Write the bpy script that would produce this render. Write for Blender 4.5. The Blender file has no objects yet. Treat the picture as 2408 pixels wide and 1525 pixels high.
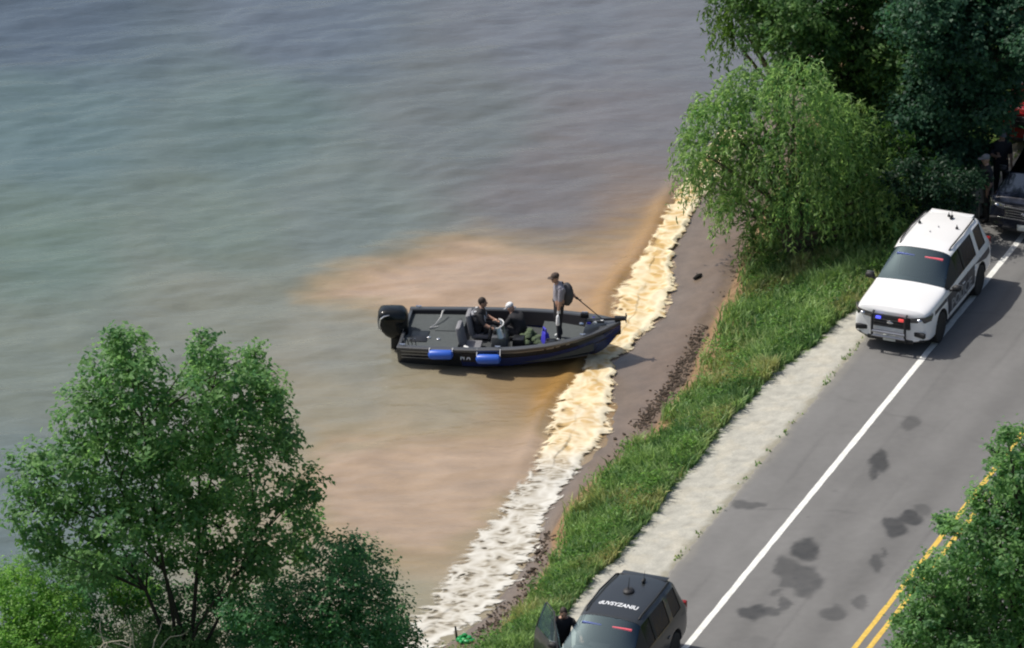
import bpy, bmesh, math, random
import numpy as np
from mathutils import Vector, Matrix
from mathutils.bvhtree import BVHTree

random.seed(7)
RNG = np.random.default_rng(7)
SC = bpy.context.scene
COL = SC.collection

# ------------------------------------------------------------------ camera, sky, sun, exposure
DELTA = math.radians(25.0)          # looking down from a helicopter
DIST = 220.0
PXM = 97.0                          # survey-grid units per metre at the aim point
FPX = PXM * DIST
cd = bpy.data.cameras.new('camera')
cam = bpy.data.objects.new('camera', cd)
COL.objects.link(cam)
cd.sensor_width = 36.0
cd.lens = 36.0 * FPX / 2408.0
cd.clip_start = 1.0
cd.clip_end = 6000.0
CAM = Vector((0, -DIST * math.cos(DELTA), DIST * math.sin(DELTA)))
cam.location = CAM
cam.rotation_euler = (math.pi / 2 - DELTA, 0, 0)
SC.camera = cam

SUN_DIR = Vector((-0.66, 0.24, 1.0)).normalized()      # towards the sun
SUN_EL = math.asin(SUN_DIR.z)
SUN_AZ = math.atan2(SUN_DIR.x, SUN_DIR.y)
world = bpy.data.worlds.new('World')
SC.world = world
world.use_nodes = True
wn = world.node_tree
sky = wn.nodes.new('ShaderNodeTexSky')
sky.sky_type = 'NISHITA'
sky.sun_disc = False
sky.sun_elevation = SUN_EL
sky.sun_rotation = SUN_AZ
sky.air_density = 1.0
sky.dust_density = 3.5
sky.ozone_density = 0.6
bg = wn.nodes['Background']
bg.inputs[1].default_value = 0.095
wn.links.new(sky.outputs[0], bg.inputs[0])

sl = bpy.data.lights.new('sun', 'SUN')
sl.energy = 3.6
sl.angle = math.radians(0.53)
sl.color = (1.0, 0.955, 0.88)
sun = bpy.data.objects.new('sun', sl)
COL.objects.link(sun)
sun.rotation_euler = SUN_DIR.to_track_quat('Z', 'Y').to_euler()
sun.location = SUN_DIR * 100

SC.view_settings.view_transform = 'Standard'
SC.view_settings.look = 'None'
SC.view_settings.gamma = 1.0
SC.view_settings.use_curve_mapping = False
SC.view_settings.exposure = 0.18
SC.cycles.pixel_filter_type = 'BLACKMAN_HARRIS'
SC.cycles.diffuse_bounces = 7
SC.cycles.filter_width = 2.1           # the footage is a little soft

# ------------------------------------------------------------------ helpers
FWD = Vector((0, math.cos(DELTA), -math.sin(DELTA)))
UPV = Vector((0, math.sin(DELTA), math.cos(DELTA)))
SIN, COS = math.sin(DELTA), math.cos(DELTA)


def at(px, py, z=0.0):
    """survey grid -> point of the place at height z"""
    d = FWD + Vector((1, 0, 0)) * ((px - 1204.0) / FPX) + UPV * ((762.5 - py) / FPX)
    t = (z - CAM.z) / d.z
    return CAM + d * t


def proj(x, y, z):
    vx, vy, vz = x - CAM.x, y - CAM.y, z - CAM.z
    dep = vy * FWD.y + vz * FWD.z
    return 1204.0 + FPX * vx / dep, 762.5 - FPX * (vy * UPV.y + vz * UPV.z) / dep


def lin(c):
    c = np.asarray(c, float) / 255.0
    return np.where(c <= 0.04045, c / 12.92, ((c + 0.055) / 1.055) ** 2.4)


def pn(x, y, seed=0):
    """perlin gradient noise, vectorised, about -1..1"""
    x = np.asarray(x, float); y = np.asarray(y, float)
    xi = np.floor(x).astype(np.int64); yi = np.floor(y).astype(np.int64)
    xf = x - xi; yf = y - yi
    u = xf * xf * xf * (xf * (xf * 6 - 15) + 10); v = yf * yf * yf * (yf * (yf * 6 - 15) + 10)

    def g(ix, iy, fx, fy):
        h = (ix * 374761393 + iy * 668265263 + seed * 974634777) & 0xffffffff
        h = ((h ^ (h >> 13)) * 1274126177) & 0xffffffff
        a = ((h ^ (h >> 16)) & 1023) * (2 * math.pi / 1024)
        return np.cos(a) * fx + np.sin(a) * fy
    a = g(xi, yi, xf, yf); b = g(xi + 1, yi, xf - 1, yf)
    c = g(xi, yi + 1, xf, yf - 1); d = g(xi + 1, yi + 1, xf - 1, yf - 1)
    return ((a + (b - a) * u) * (1 - v) + (c + (d - c) * u) * v) * 1.5


def fbm(x, y, o=4, seed=0):
    s = 0; a = 0.5
    for i in range(o):
        s = s + a * pn(x, y, seed + i * 17); x = x * 2.03 + 5.1; y = y * 2.03 + 1.7; a *= 0.5
    return s


def smooth(a, b, x):
    t = np.clip((x - a) / (b - a), 0, 1)
    return t * t * (3 - 2 * t)


def mesh_np(name, v, faces, mat=None, parent=None, shade=True, col=None, attrs=None, link=True):
    me = bpy.data.meshes.new(name)
    v = np.ascontiguousarray(v, dtype=np.float32)
    if isinstance(faces, np.ndarray):
        k = faces.shape[1]; n = faces.shape[0]
        me.vertices.add(len(v)); me.vertices.foreach_set('co', v.ravel())
        me.loops.add(n * k); me.loops.foreach_set('vertex_index', np.ascontiguousarray(faces, dtype=np.int32).ravel())
        me.polygons.add(n); me.polygons.foreach_set('loop_start', np.arange(0, n * k, k, dtype=np.int32))
        me.update(calc_edges=True)
    else:
        me.from_pydata([tuple(p) for p in v.tolist()], [], faces); me.update()
    if shade:
        me.polygons.foreach_set('use_smooth', np.ones(len(me.polygons), dtype=bool))
    if col is not None:
        a = me.color_attributes.new('Col', 'FLOAT_COLOR', 'POINT')
        c = np.ones((len(v), 4), np.float32); c[:, :3] = col
        a.data.foreach_set('color', c.ravel())
    for k_, val in (attrs or {}).items():
        a = me.attributes.new(k_, 'FLOAT', 'POINT'); a.data.foreach_set('value', np.ascontiguousarray(val, dtype=np.float32))
    if mat is not None:
        me.materials.append(mat)
    if not link:
        return me
    return obj(name, me, parent)


def obj(name, me, parent=None, loc=None, rot=None):
    o = bpy.data.objects.new(name, me)
    COL.objects.link(o)
    if parent is not None:
        o.parent = parent
    if loc is not None:
        o.location = loc
    if rot is not None:
        o.rotation_euler = rot
    return o


def empty(name, loc, rz=0.0, label=None, cat=None, group=None):
    o = bpy.data.objects.new(name, None)
    COL.objects.link(o)
    o.location = loc
    o.rotation_euler = (0, 0, rz)
    o.empty_display_size = 0.3
    return tag(o, label, cat, group)


def tag(o, label=None, cat=None, group=None, kind=None):
    if label: o['label'] = label
    if cat: o['category'] = cat
    if group: o['group'] = group
    if kind: o['kind'] = kind
    return o


def bm_obj(name, bm, mat, parent=None, shade=True):
    me = bpy.data.meshes.new(name)
    bm.to_mesh(me); bm.free()
    if shade:
        for p in me.polygons: p.use_smooth = True
    if mat is not None:
        for m in (mat if isinstance(mat, (list, tuple)) else [mat]): me.materials.append(m)
    return obj(name, me, parent)


def grid_faces(nr, nc):
    i = np.arange(nr - 1)[:, None] * nc + np.arange(nc - 1)[None, :]
    return np.stack([i, i + 1, i + nc + 1, i + nc], -1).reshape(-1, 4)


def tube(path, rad, n=7, cap=True):
    """tapered tube along points"""
    P = [Vector(p) for p in path]; V = []; F = []
    ref = Vector((0.31, 0.77, 0.55)).normalized()
    for i, p in enumerate(P):
        d = (P[min(i + 1, len(P) - 1)] - P[max(i - 1, 0)])
        d = d.normalized() if d.length > 1e-9 else Vector((0, 0, 1))
        a = d.cross(ref)
        if a.length < 1e-3: a = d.cross(Vector((1, 0, 0)))
        a.normalize(); b = d.cross(a)
        r = rad[i] if hasattr(rad, '__len__') else rad
        for k in range(n):
            t = 2 * math.pi * k / n
            V.append(p + a * (r * math.cos(t)) + b * (r * math.sin(t)))
    m = len(P)
    for i in range(m - 1):
        for k in range(n):
            F.append((i * n + k, i * n + (k + 1) % n, (i + 1) * n + (k + 1) % n, (i + 1) * n + k))
    if cap:
        F.append(tuple(range(n - 1, -1, -1))); F.append(tuple((m - 1) * n + k for k in range(n)))
    return V, F


class MB:
    """collects simple shapes into one mesh"""
    def __init__(s): s.v = []; s.f = []; s.m = []
    def add(s, V, F, mi=0):
        o = len(s.v); s.v += [tuple(p) for p in V]; s.f += [tuple(i + o for i in f) for f in F]; s.m += [mi] * len(F); return s
    def tube(s, path, rad, n=8, mi=0): return s.add(*tube(path, rad, n), mi)
    def box(s, c, d, rz=0, mi=0, taper=1.0, M=None):
        V = []
        for z in (-.5, .5):
            k = taper if z > 0 else 1.0
            for x, y in ((-.5, -.5), (.5, -.5), (.5, .5), (-.5, .5)):
                p = Vector((x * d[0] * k, y * d[1] * k, z * d[2]))
                if M is not None: p = M @ p
                else: p = Matrix.Rotation(rz, 3, 'Z') @ p
                V.append(p + Vector(c))
        return s.add(V, [(3, 2, 1, 0), (4, 5, 6, 7), (0, 1, 5, 4), (1, 2, 6, 5), (2, 3, 7, 6), (3, 0, 4, 7)], mi)
    def lathe(s, prof, axis='z', c=(0, 0, 0), n=24, mi=0):
        V = []
        for r, h in prof:
            for k in range(n):
                t = 2 * math.pi * k / n
                x, y = r * math.cos(t), r * math.sin(t)
                p = {'z': (x, y, h), 'y': (x, h, y), 'x': (h, x, y)}[axis]
                V.append((p[0] + c[0], p[1] + c[1], p[2] + c[2]))
        m = len(prof); F = []
        for i in range(m - 1):
            for k in range(n):
                F.append((i * n + k, i * n + (k + 1) % n, (i + 1) * n + (k + 1) % n, (i + 1) * n + k))
        F.append(tuple(range(n - 1, -1, -1))); F.append(tuple((m - 1) * n + k for k in range(n)))
        return s.add(V, F, mi)
    def ball(s, c, r, n=12, mi=0, M=None):
        r = r if hasattr(r, '__len__') else (r, r, r)
        V = []; F = []; h = n // 2
        for i in range(h + 1):
            a = -math.pi / 2 + math.pi * (i + 0.02) / (h + 0.04)
            for k in range(n):
                t = 2 * math.pi * k / n
                p = Vector((r[0] * math.cos(a) * math.cos(t), r[1] * math.cos(a) * math.sin(t), r[2] * math.sin(a)))
                if M is not None: p = M @ p
                V.append(p + Vector(c))
        for i in range(h):
            for k in range(n):
                F.append((i * n + k, i * n + (k + 1) % n, (i + 1) * n + (k + 1) % n, (i + 1) * n + k))
        F.append(tuple(range(n - 1, -1, -1))); F.append(tuple(h * n + k for k in range(n)))
        return s.add(V, F, mi)
    def build(s, name, mat, parent=None, shade=True, bevel=0.0, seg=2, loc=None, rot=None):
        me = bpy.data.meshes.new(name)
        me.from_pydata(s.v, [], s.f)
        for m in (mat if isinstance(mat, (list, tuple)) else [mat]): me.materials.append(m)
        me.polygons.foreach_set('material_index', s.m)
        bm = bmesh.new(); bm.from_mesh(me)
        bmesh.ops.recalc_face_normals(bm, faces=bm.faces)
        if bevel > 0:
            es = [e for e in bm.edges if len(e.link_faces) == 2 and e.calc_face_angle(0) > 0.5]
            bmesh.ops.bevel(bm, geom=es, offset=bevel, segments=seg, profile=0.5, affect='EDGES', clamp_overlap=True)
        if shade:
            for f in bm.faces: f.smooth = True
            for e in bm.edges:
                if len(e.link_faces) == 2 and e.calc_face_angle(0) > 0.7: e.smooth = False
        bm.to_mesh(me); bm.free(); me.update()
        return obj(name, me, parent, loc, rot)


def text_mesh(name, body, size, mat, parent, M, depth=0.0, bold=0.0, xs=1.0):
    cu = bpy.data.curves.new('lettering', 'FONT')
    cu.body = body; cu.size = size; cu.align_x = 'CENTER'; cu.align_y = 'CENTER'
    cu.extrude = depth; cu.offset = bold; cu.resolution_u = 3
    to = bpy.data.objects.new('lettering', cu); COL.objects.link(to)
    dg = bpy.context.evaluated_depsgraph_get()
    me = bpy.data.meshes.new_from_object(to.evaluated_get(dg))
    bpy.data.objects.remove(to); bpy.data.curves.remove(cu)
    me.transform(M @ Matrix.Diagonal((xs, 1, 1, 1)))
    me.materials.clear(); me.materials.append(mat)
    return obj(name, me, parent)


def conform(o, bvh, axis, off):
    """lay a flat mesh onto a shell (both in the same local space), rays along axis"""
    ax = Vector(axis)
    for v in o.data.vertices:
        h = bvh.ray_cast(v.co - ax * 3.0, ax)
        if h[0] is not None: v.co = h[0] - ax * off


# ------------------------------------------------------------------ materials
def mat(name, base=(0.5, 0.5, 0.5), rough=0.5, metal=0.0, spec=0.5, coat=0.0, vcol=False, noise=0.0, nscale=8.0,
        bump=0.0, bscale=20.0, emit=None, estr=0.0, trans=0.0, ior=1.5, bdist=0.02, detail=4.0):
    m = bpy.data.materials.new(name); m.use_nodes = True
    nt = m.node_tree; N = nt.nodes; L = nt.links
    b = N['Principled BSDF']
    b.inputs['Base Color'].default_value = (*base[:3], 1)
    b.inputs['Roughness'].default_value = rough
    b.inputs['Metallic'].default_value = metal
    b.inputs['Specular IOR Level'].default_value = spec
    b.inputs['IOR'].default_value = ior
    b.inputs['Coat Weight'].default_value = coat
    b.inputs['Coat Roughness'].default_value = 0.04
    src = None
    if vcol:
        a = N.new('ShaderNodeVertexColor'); a.layer_name = 'Col'; src = a.outputs[0]
    tc = N.new('ShaderNodeTexCoord')
    if noise > 0:
        n = N.new('ShaderNodeTexNoise'); n.inputs['Scale'].default_value = nscale; n.inputs['Detail'].default_value = detail
        n.inputs['Roughness'].default_value = 0.65
        L.new(tc.outputs['Object'], n.inputs['Vector'])
        mr = N.new('ShaderNodeMapRange'); mr.inputs[1].default_value = 0.25; mr.inputs[2].default_value = 0.75
        mr.inputs[3].default_value = 1 - noise; mr.inputs[4].default_value = 1 + noise
        L.new(n.outputs['Fac'], mr.inputs[0])
        mx = N.new('ShaderNodeMix'); mx.data_type = 'RGBA'; mx.blend_type = 'MULTIPLY'; mx.inputs[0].default_value = 1.0
        if src is not None: L.new(src, mx.inputs[6])
        else: mx.inputs[6].default_value = (*base[:3], 1)
        L.new(mr.outputs[0], mx.inputs[7]); src = mx.outputs[2]
    if src is not None: L.new(src, b.inputs['Base Color'])
    if bump > 0:
        n2 = N.new('ShaderNodeTexNoise'); n2.inputs['Scale'].default_value = bscale; n2.inputs['Detail'].default_value = 4.0
        L.new(tc.outputs['Object'], n2.inputs['Vector'])
        bp = N.new('ShaderNodeBump'); bp.inputs['Strength'].default_value = bump; bp.inputs['Distance'].default_value = bdist
        L.new(n2.outputs['Fac'], bp.inputs['Height']); L.new(bp.outputs[0], b.inputs['Normal'])
    if emit is not None:
        b.inputs['Emission Color'].default_value = (*emit, 1); b.inputs['Emission Strength'].default_value = estr
    return m


def leaf_mat(name, tr=0.56):
    m = bpy.data.materials.new(name); m.use_nodes = True
    nt = m.node_tree; N = nt.nodes; L = nt.links
    b = N['Principled BSDF']; out = N['Material Output']
    a = N.new('ShaderNodeVertexColor'); a.layer_name = 'Col'
    b.inputs['Roughness'].default_value = 0.5
    b.inputs['Specular IOR Level'].default_value = 0.35
    L.new(a.outputs[0], b.inputs['Base Color'])
    t = N.new('ShaderNodeBsdfTranslucent')
    mx2 = N.new('ShaderNodeMix'); mx2.data_type = 'RGBA'; mx2.blend_type = 'MULTIPLY'; mx2.inputs[0].default_value = 1
    mx2.inputs[7].default_value = (1.25, 1.3, 0.95, 1)
    L.new(a.outputs[0], mx2.inputs[6]); L.new(mx2.outputs[2], t.inputs[0])
    ms = N.new('ShaderNodeMixShader'); ms.inputs[0].default_value = tr
    L.new(b.outputs[0], ms.inputs[1]); L.new(t.outputs[0], ms.inputs[2]); L.new(ms.outputs[0], out.inputs[0])
    return m


def glass_mat(name, tint=(0.25, 0.3, 0.3), base_refl=0.08, coat=(0.8, 0.9, 1.0), rough=0.03):
    m = bpy.data.materials.new(name); m.use_nodes = True
    nt = m.node_tree; N = nt.nodes; L = nt.links
    out = N['Material Output']; N.remove(N['Principled BSDF'])
    tb = N.new('ShaderNodeBsdfTransparent'); tb.inputs[0].default_value = (*tint, 1)
    gl = N.new('ShaderNodeBsdfGlossy'); gl.inputs['Roughness'].default_value = rough; gl.inputs[0].default_value = (*coat, 1)
    fr = N.new('ShaderNodeFresnel'); fr.inputs[0].default_value = 1.5
    mr = N.new('ShaderNodeMath'); mr.operation = 'ADD'; mr.use_clamp = True; mr.inputs[1].default_value = base_refl
    L.new(fr.outputs[0], mr.inputs[0])
    ms = N.new('ShaderNodeMixShader'); L.new(mr.outputs[0], ms.inputs[0])
    L.new(tb.outputs[0], ms.inputs[1]); L.new(gl.outputs[0], ms.inputs[2]); L.new(ms.outputs[0], out.inputs[0])
    return m


M = {}
M['white_paint'] = mat('white_paint', (0.80, 0.80, 0.80), 0.28, coat=0.6)
M['black_paint'] = mat('black_paint', (0.022, 0.025, 0.027), 0.36, coat=0.5, spec=0.6)
M['navy_paint'] = mat('navy_paint', (0.012, 0.016, 0.03), 0.22, coat=0.8)
M['red_paint'] = mat('red_paint', (0.30, 0.012, 0.015), 0.25, coat=0.8)
M['cladding'] = mat('cladding', (0.018, 0.018, 0.020), 0.6)
M['rubber'] = mat('rubber', (0.018, 0.018, 0.018), 0.8, noise=0.3, nscale=30)
M['rim'] = mat('rim', (0.10, 0.10, 0.105), 0.35, metal=0.8)
M['chrome'] = mat('chrome', (0.7, 0.7, 0.72), 0.15, metal=1.0)
M['steel'] = mat('steel', (0.45, 0.46, 0.48), 0.3, metal=1.0)
M['interior'] = mat('interior', (0.02, 0.021, 0.022), 0.8)
M['dash'] = mat('dash', (0.07, 0.075, 0.08), 0.7)
M['glass'] = glass_mat('glass', (0.34, 0.42, 0.44), 0.11, (0.50, 0.72, 0.84))
M['dark_glass'] = glass_mat('dark_glass', (0.03, 0.03, 0.04), 0.0, (0.6, 0.65, 0.8), 0.16)
M['lamp_glass'] = mat('lamp_glass', (0.05, 0.05, 0.055), 0.12, coat=1.0)
M['lamp_chrome'] = mat('lamp_chrome', (0.6, 0.62, 0.66), 0.12, metal=0.9)
M['plate'] = mat('plate', (0.62, 0.64, 0.60), 0.45, noise=0.1, nscale=40)
M['blue_led'] = mat('blue_led', (0.05, 0.06, 0.6), 0.2, emit=(0.12, 0.14, 1.0), estr=1.0)
M['red_led'] = mat('red_led', (0.6, 0.05, 0.05), 0.2, emit=(1.0, 0.10, 0.10), estr=0.5)
M['red_visor'] = mat('red_visor', (0.62, 0.10, 0.13), 0.4, emit=(1.0, 0.15, 0.2), estr=0.25)
M['blue_visor'] = mat('blue_visor', (0.12, 0.16, 0.42), 0.4)
M['amber_lamp'] = mat('amber_lamp', (0.25, 0.012, 0.010), 0.2)
M['decal_dark'] = mat('decal_dark', (0.035, 0.04, 0.055), 0.45)
M['decal_grey'] = mat('decal_grey', (0.30, 0.31, 0.33), 0.45)
M['decal_white'] = mat('decal_white', (0.80, 0.82, 0.84), 0.4)
M['skin'] = mat('skin', (0.42, 0.25, 0.18), 0.55)
M['hair'] = mat('hair', (0.03, 0.02, 0.015), 0.7)
# ------------------------------------------------------------------ the road line and the shore curves
ROADZ = 1.17
PA = at(1610, 1524, ROADZ); PB = at(2400, 560, ROADZ)      # two points of the white edge line
RT = (PB - PA); RT.z = 0; RT.normalize()                   # along the road, away from the camera
RN = Vector((RT.y, -RT.x, 0))                              # to the right
ROAD_YAW = math.atan2(-RT.y, -RT.x)                        # heading of a car that faces the camera


def road_pt(s, o, z=ROADZ):
    p = PA + RT * s + RN * o
    return Vector((p.x, p.y, z))


def curve(pts, z):
    P = [at(px, py, z) for px, py in pts]
    P.sort(key=lambda p: p.y)
    ys = np.array([p.y for p in P]); xs = np.array([p.x for p in P])
    tx = RT.x / RT.y

    def f(Y):
        Y = np.asarray(Y, float)
        r = np.interp(Y, ys, xs)
        r = np.where(Y > ys[-1], xs[-1] + (Y - ys[-1]) * tx, r)
        lo = (xs[1] - xs[0]) / max(ys[1] - ys[0], 1e-6)
        return np.where(Y < ys[0], xs[0] + (Y - ys[0]) * min(lo, 12.0), r)
    return f


WASH = curve([(2000, -60), (1850, 150), (1730, 360), (1640, 480), (1620, 530), (1575, 590), (1588, 680), (1562, 740), (1502, 800), (1442, 850),
              (1447, 920), (1425, 1030), (1382, 1080), (1332, 1140), (1302, 1180), (1277, 1240), (1262, 1300), (1202, 1380), (1170, 1430),
              (1082, 1490), (1030, 1524), (860, 1580), (420, 1625), (-300, 1670)], 0.02)
FOAM = curve([(1960, -60), (1800, 150), (1680, 350), (1590, 470), (1565, 530), (1525, 600), (1480, 655), (1448, 700), (1440, 760), (1400, 830), (1365, 885),
              (1315, 940), (1288, 1000), (1262, 1080), (1240, 1120), (1185, 1190), (1125, 1245), (1055, 1340), (1000, 1410), (940, 1470), (800, 1545),
              (350, 1600), (-340, 1650)], 0.0)
BANK = curve([(2120, -60), (1960, 150), (1850, 400), (1765, 560), (1745, 610), (1720, 670), (1690, 720), (1655, 800), (1625, 880), (1560, 970), (1520, 1030),
              (1440, 1085), (1385, 1130), (1335, 1185), (1297, 1250), (1302, 1300), (1235, 1410), (1140, 1515), (1040, 1570), (600, 1650),
              (-200, 1710)], 0.30)


def line_x(o):
    p = road_pt(0, o)
    return lambda Y: p.x + (np.asarray(Y, float) - p.y) * (RT.x / RT.y)


ASPH = line_x(-1.66)
GRAV0 = line_x(-3.12)


_gk = [(at(1500, 1300, 1.1).y, 0.0), (at(1800, 900, 1.1).y, 0.0), (at(1850, 850, 1.1).y, 0.2), (at(1990, 742, 1.1).y, 0.55), (at(2060, 650, 1.1).y, 0.95), (at(2100, 560, 1.1).y, 1.1)]
GKY = np.array([a for a, b in _gk]); GKO = np.array([b for a, b in _gk])


def GRAV(Y):
    Y = np.asarray(Y, float)
    k = np.interp(Y, GKY, GKO)
    return GRAV0(Y) + k + 0.25 * fbm(Y * 0.45, Y * 0 + 3.3, 3, 5)


def height(X, Y):
    X = np.asarray(X, float); Y = np.asarray(Y, float)
    xw, xb, xg, xa = WASH(Y), BANK(Y), GRAV(Y), ASPH(Y)
    xb = np.minimum(xb, xg - 0.6); xw = np.minimum(xw, xb - 0.05)
    h = np.where(X < xw, 0.01 - 0.16 * (xw - X), 0)
    h = np.maximum(h, -1.6)
    t = np.clip((X - xw) / (xb - xw), 0, 1)
    h = np.where(X >= xw, 0.01 + 0.19 * t ** 1.2, h)
    t2 = np.clip((X - xb) / (xg - xb), 0, 1)
    lip = 0.14 * smooth(0, 0.06, t2)
    rise = 0.20 + lip + 0.74 * (0.35 * t2 + 0.65 * t2 * t2 * (3 - 2 * t2))
    h = np.where(X >= xb, rise, h)
    h = np.where(X >= xg, 1.08 + 0.06 * np.clip((X - xg) / (xa - xg), 0, 1), h)
    h = np.where(X >= xa + 0.12, 1.10, h)
    bumpy = smooth(0.0, 0.4, h) * (1 - smooth(1.0, 1.1, h)) * 0.10 * fbm(X * 1.3, Y * 1.3, 3, 9)
    mudn = smooth(-0.05, 0.05, h) * (1 - smooth(0.2, 0.4, h)) * 0.02 * fbm(X * 2.1, Y * 1.1, 3, 19)
    return h + bumpy + mudn


# ------------------------------------------------------------------ ground sheet (mud, soil, grassy earth, gravel)
def rows_y():
    return np.concatenate([-np.geomspace(700, 26, 16), np.arange(-25.5, 27, 0.06), np.geomspace(27.5, 900, 16)])


def make_ground():
    Y = rows_y()
    xw, xb, xg, xa = WASH(Y), BANK(Y), GRAV(Y), ASPH(Y)
    xb = np.minimum(xb, xg - 0.6); xw = np.minimum(xw, xb - 0.05)
    cols = []
    for d in (600, 150, 40, 15, 7, 3.5, 1.8, 1.0, 0.6, 0.3): cols.append(xw - d)
    for k in np.linspace(0, 1, 22, endpoint=False): cols.append(xw + (xb - xw) * k)
    for k in np.linspace(0, 1, 40, endpoint=False) ** 1.3: cols.append(xb + (xg - xb) * k)
    for k in np.linspace(0, 1, 30, endpoint=False): cols.append(xg + (xa - xg) * k)
    for d in (0, 0.05, 0.1, 0.13, 0.3, 2, 5, 8.9, 9.6, 11, 14, 20, 40, 150, 700): cols.append(xa + d)
    X = np.stack(cols, 1); YY = np.repeat(Y[:, None], X.shape[1], 1)
    H = height(X, YY)
    farland = smooth(10.5, 13, X - xa[:, None])
    H = H + farland * (0.15 + 0.12 * fbm(X * 0.4, YY * 0.4, 3, 40))
    # colours by what lies there
    mud = lin((116, 98, 82)); wetmud = lin((113, 102, 92)); soil = lin((128, 102, 74)); dark = lin((62, 50, 40))
    turf = lin((88, 112, 48)); gravel = lin((170, 168, 158))
    n1 = fbm(X * 1.7, YY * 1.7, 4, 3)[..., None]; n2 = fbm(X * 6, YY * 6, 3, 8)[..., None]
    t = np.clip((X - xw[:, None]) / (xb - xw)[:, None], 0, 1)[..., None]
    c = wetmud * (1 - t) + mud * t
    c = c * (1 + 0.22 * n1 + 0.15 * n2)
    dk = smooth(0.55, 0.85, t + 0.35 * n1)
    c = c * (1 - 0.35 * dk) + dark * 0.35 * dk
    tb = ((X - xb[:, None]))[..., None]
    # eroded brown lip then turf
    lipw = smooth(-0.1, 0.05, tb)
    c = c * (1 - lipw) + soil * (1 + 0.3 * n2) * lipw
    tw = smooth(0.30, 1.05, tb + 0.75 * n1)
    c = c * (1 - tw) + turf * (1 + 0.3 * n2 + 0.3 * n1) * tw
    tg = smooth(-0.06, 0.10, (X - xg[:, None])[..., None] + 0.35 * n2 + 0.12 * n1)
    n3 = fbm(X * 2.6, YY * 2.6, 3, 44)[..., None]
    gr = gravel * (1 + 0.26 * n2 + 0.16 * n1 + 0.22 * n3)
    gr = gr * (1 + np.array([0.02, 0.0, -0.03]) * (n1 > 0.1))
    c = c * (1 - tg) + gr * tg
    te = smooth(-0.22, 0.02, (X - xa[:, None])[..., None] + 0.22 * n1 + 0.2 * n2)
    c = c * (1 - 0.55 * te) + lin((96, 92, 70)) * 0.55 * te
    tr = smooth(9.2, 10.2, (X - xa[:, None])[..., None] + 0.4 * n1)
    c = c * (1 - tr) + turf * (1 + 0.3 * n1) * tr
    H = H + tg[..., 0] * (1 - te[..., 0]) * 0.012 * n2[..., 0] * (X < xa[:, None] + 0.1)
    wet = (1 - smooth(0.75, 1.05, t[..., 0] + 0.2 * n1[..., 0]))
    V = np.stack([X, YY, H], -1).reshape(-1, 3)
    m = mat('ground_earth', vcol=True, rough=0.9, noise=0.16, nscale=22, bump=0.5, bscale=35, bdist=0.02, detail=6)
    nt = m.node_tree; N = nt.nodes; L = nt.links; b = N['Principled BSDF']
    a = N.new('ShaderNodeAttribute'); a.attribute_name = 'wet'
    mr = N.new('ShaderNodeMapRange'); mr.inputs[3].default_value = 0.92; mr.inputs[4].default_value = 0.28
    L.new(a.outputs['Fac'], mr.inputs[0]); L.new(mr.outputs[0], b.inputs['Roughness'])
    mb = N.new('ShaderNodeMapRange'); mb.inputs[3].default_value = 0.55; mb.inputs[4].default_value = 0.08
    L.new(a.outputs['Fac'], mb.inputs[0])
    bp = [n for n in N if n.type == 'BUMP'][0]; L.new(mb.outputs[0], bp.inputs['Strength'])
    o = mesh_np('ground', V, grid_faces(*X.shape), m, col=np.clip(c.reshape(-1, 3), 0.004, 0.9), attrs={'wet': wet.ravel()})
    return tag(o, 'wet mud shore rising to a grassy bank and pale gravel verge', kind='structure')


ground = make_ground()

# ------------------------------------------------------------------ road with its stains (spilt water and oil), painted lines


def px_blob(px, py, rx, ry, ang=0.0, dark=0.5, soft=0.25):
    return (at(px, py, ROADZ), rx / PXM * .92, ry / PXM / SIN * .92, ang, min(dark * 1.5, .72), .18)


STAINS = [px_blob(2140, 990, 24, 18, 0.0, 0.30), px_blob(2068, 1082, 22, 26, 0, 0.48), px_blob(2055, 1110, 12, 15, 0, 0.42),
          px_blob(1757, 1185, 38, 11, 0, 0.36), px_blob(2105, 1240, 26, 22, 0, 0.55), px_blob(2140, 1218, 30, 14, 0, 0.5), px_blob(2172, 1198, 24, 13, 0, 0.28),
          px_blob(2062, 1322, 17, 22, 0, 0.38), px_blob(2080, 1300, 9, 9, 0, 0.35), px_blob(1898, 1292, 34, 24, 0, 0.52), px_blob(1850, 1335, 32, 26, 0, 0.36),
          px_blob(1893, 1365, 38, 36, 0, 0.40), px_blob(1850, 1365, 24, 16, 0, 0.34), px_blob(1770, 1440, 36, 21, 0, 0.48), px_blob(1820, 1438, 22, 12, 0, 0.40),
          px_blob(1845, 1420, 12, 18, 0, 0.38), px_blob(1960, 1440, 34, 15, 0, 0.34), px_blob(2022, 1415, 14, 15, 0, 0.32), px_blob(1790, 1510, 30, 14, 0, 0.1),
          px_blob(1830, 1388, 14, 8, 0, 0.3), px_blob(1900, 1215, 5, 4, 0, .25), px_blob(1810, 1080, 5, 4, 0, .2), px_blob(1960, 1150, 8, 5, 0, .15)]


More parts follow.
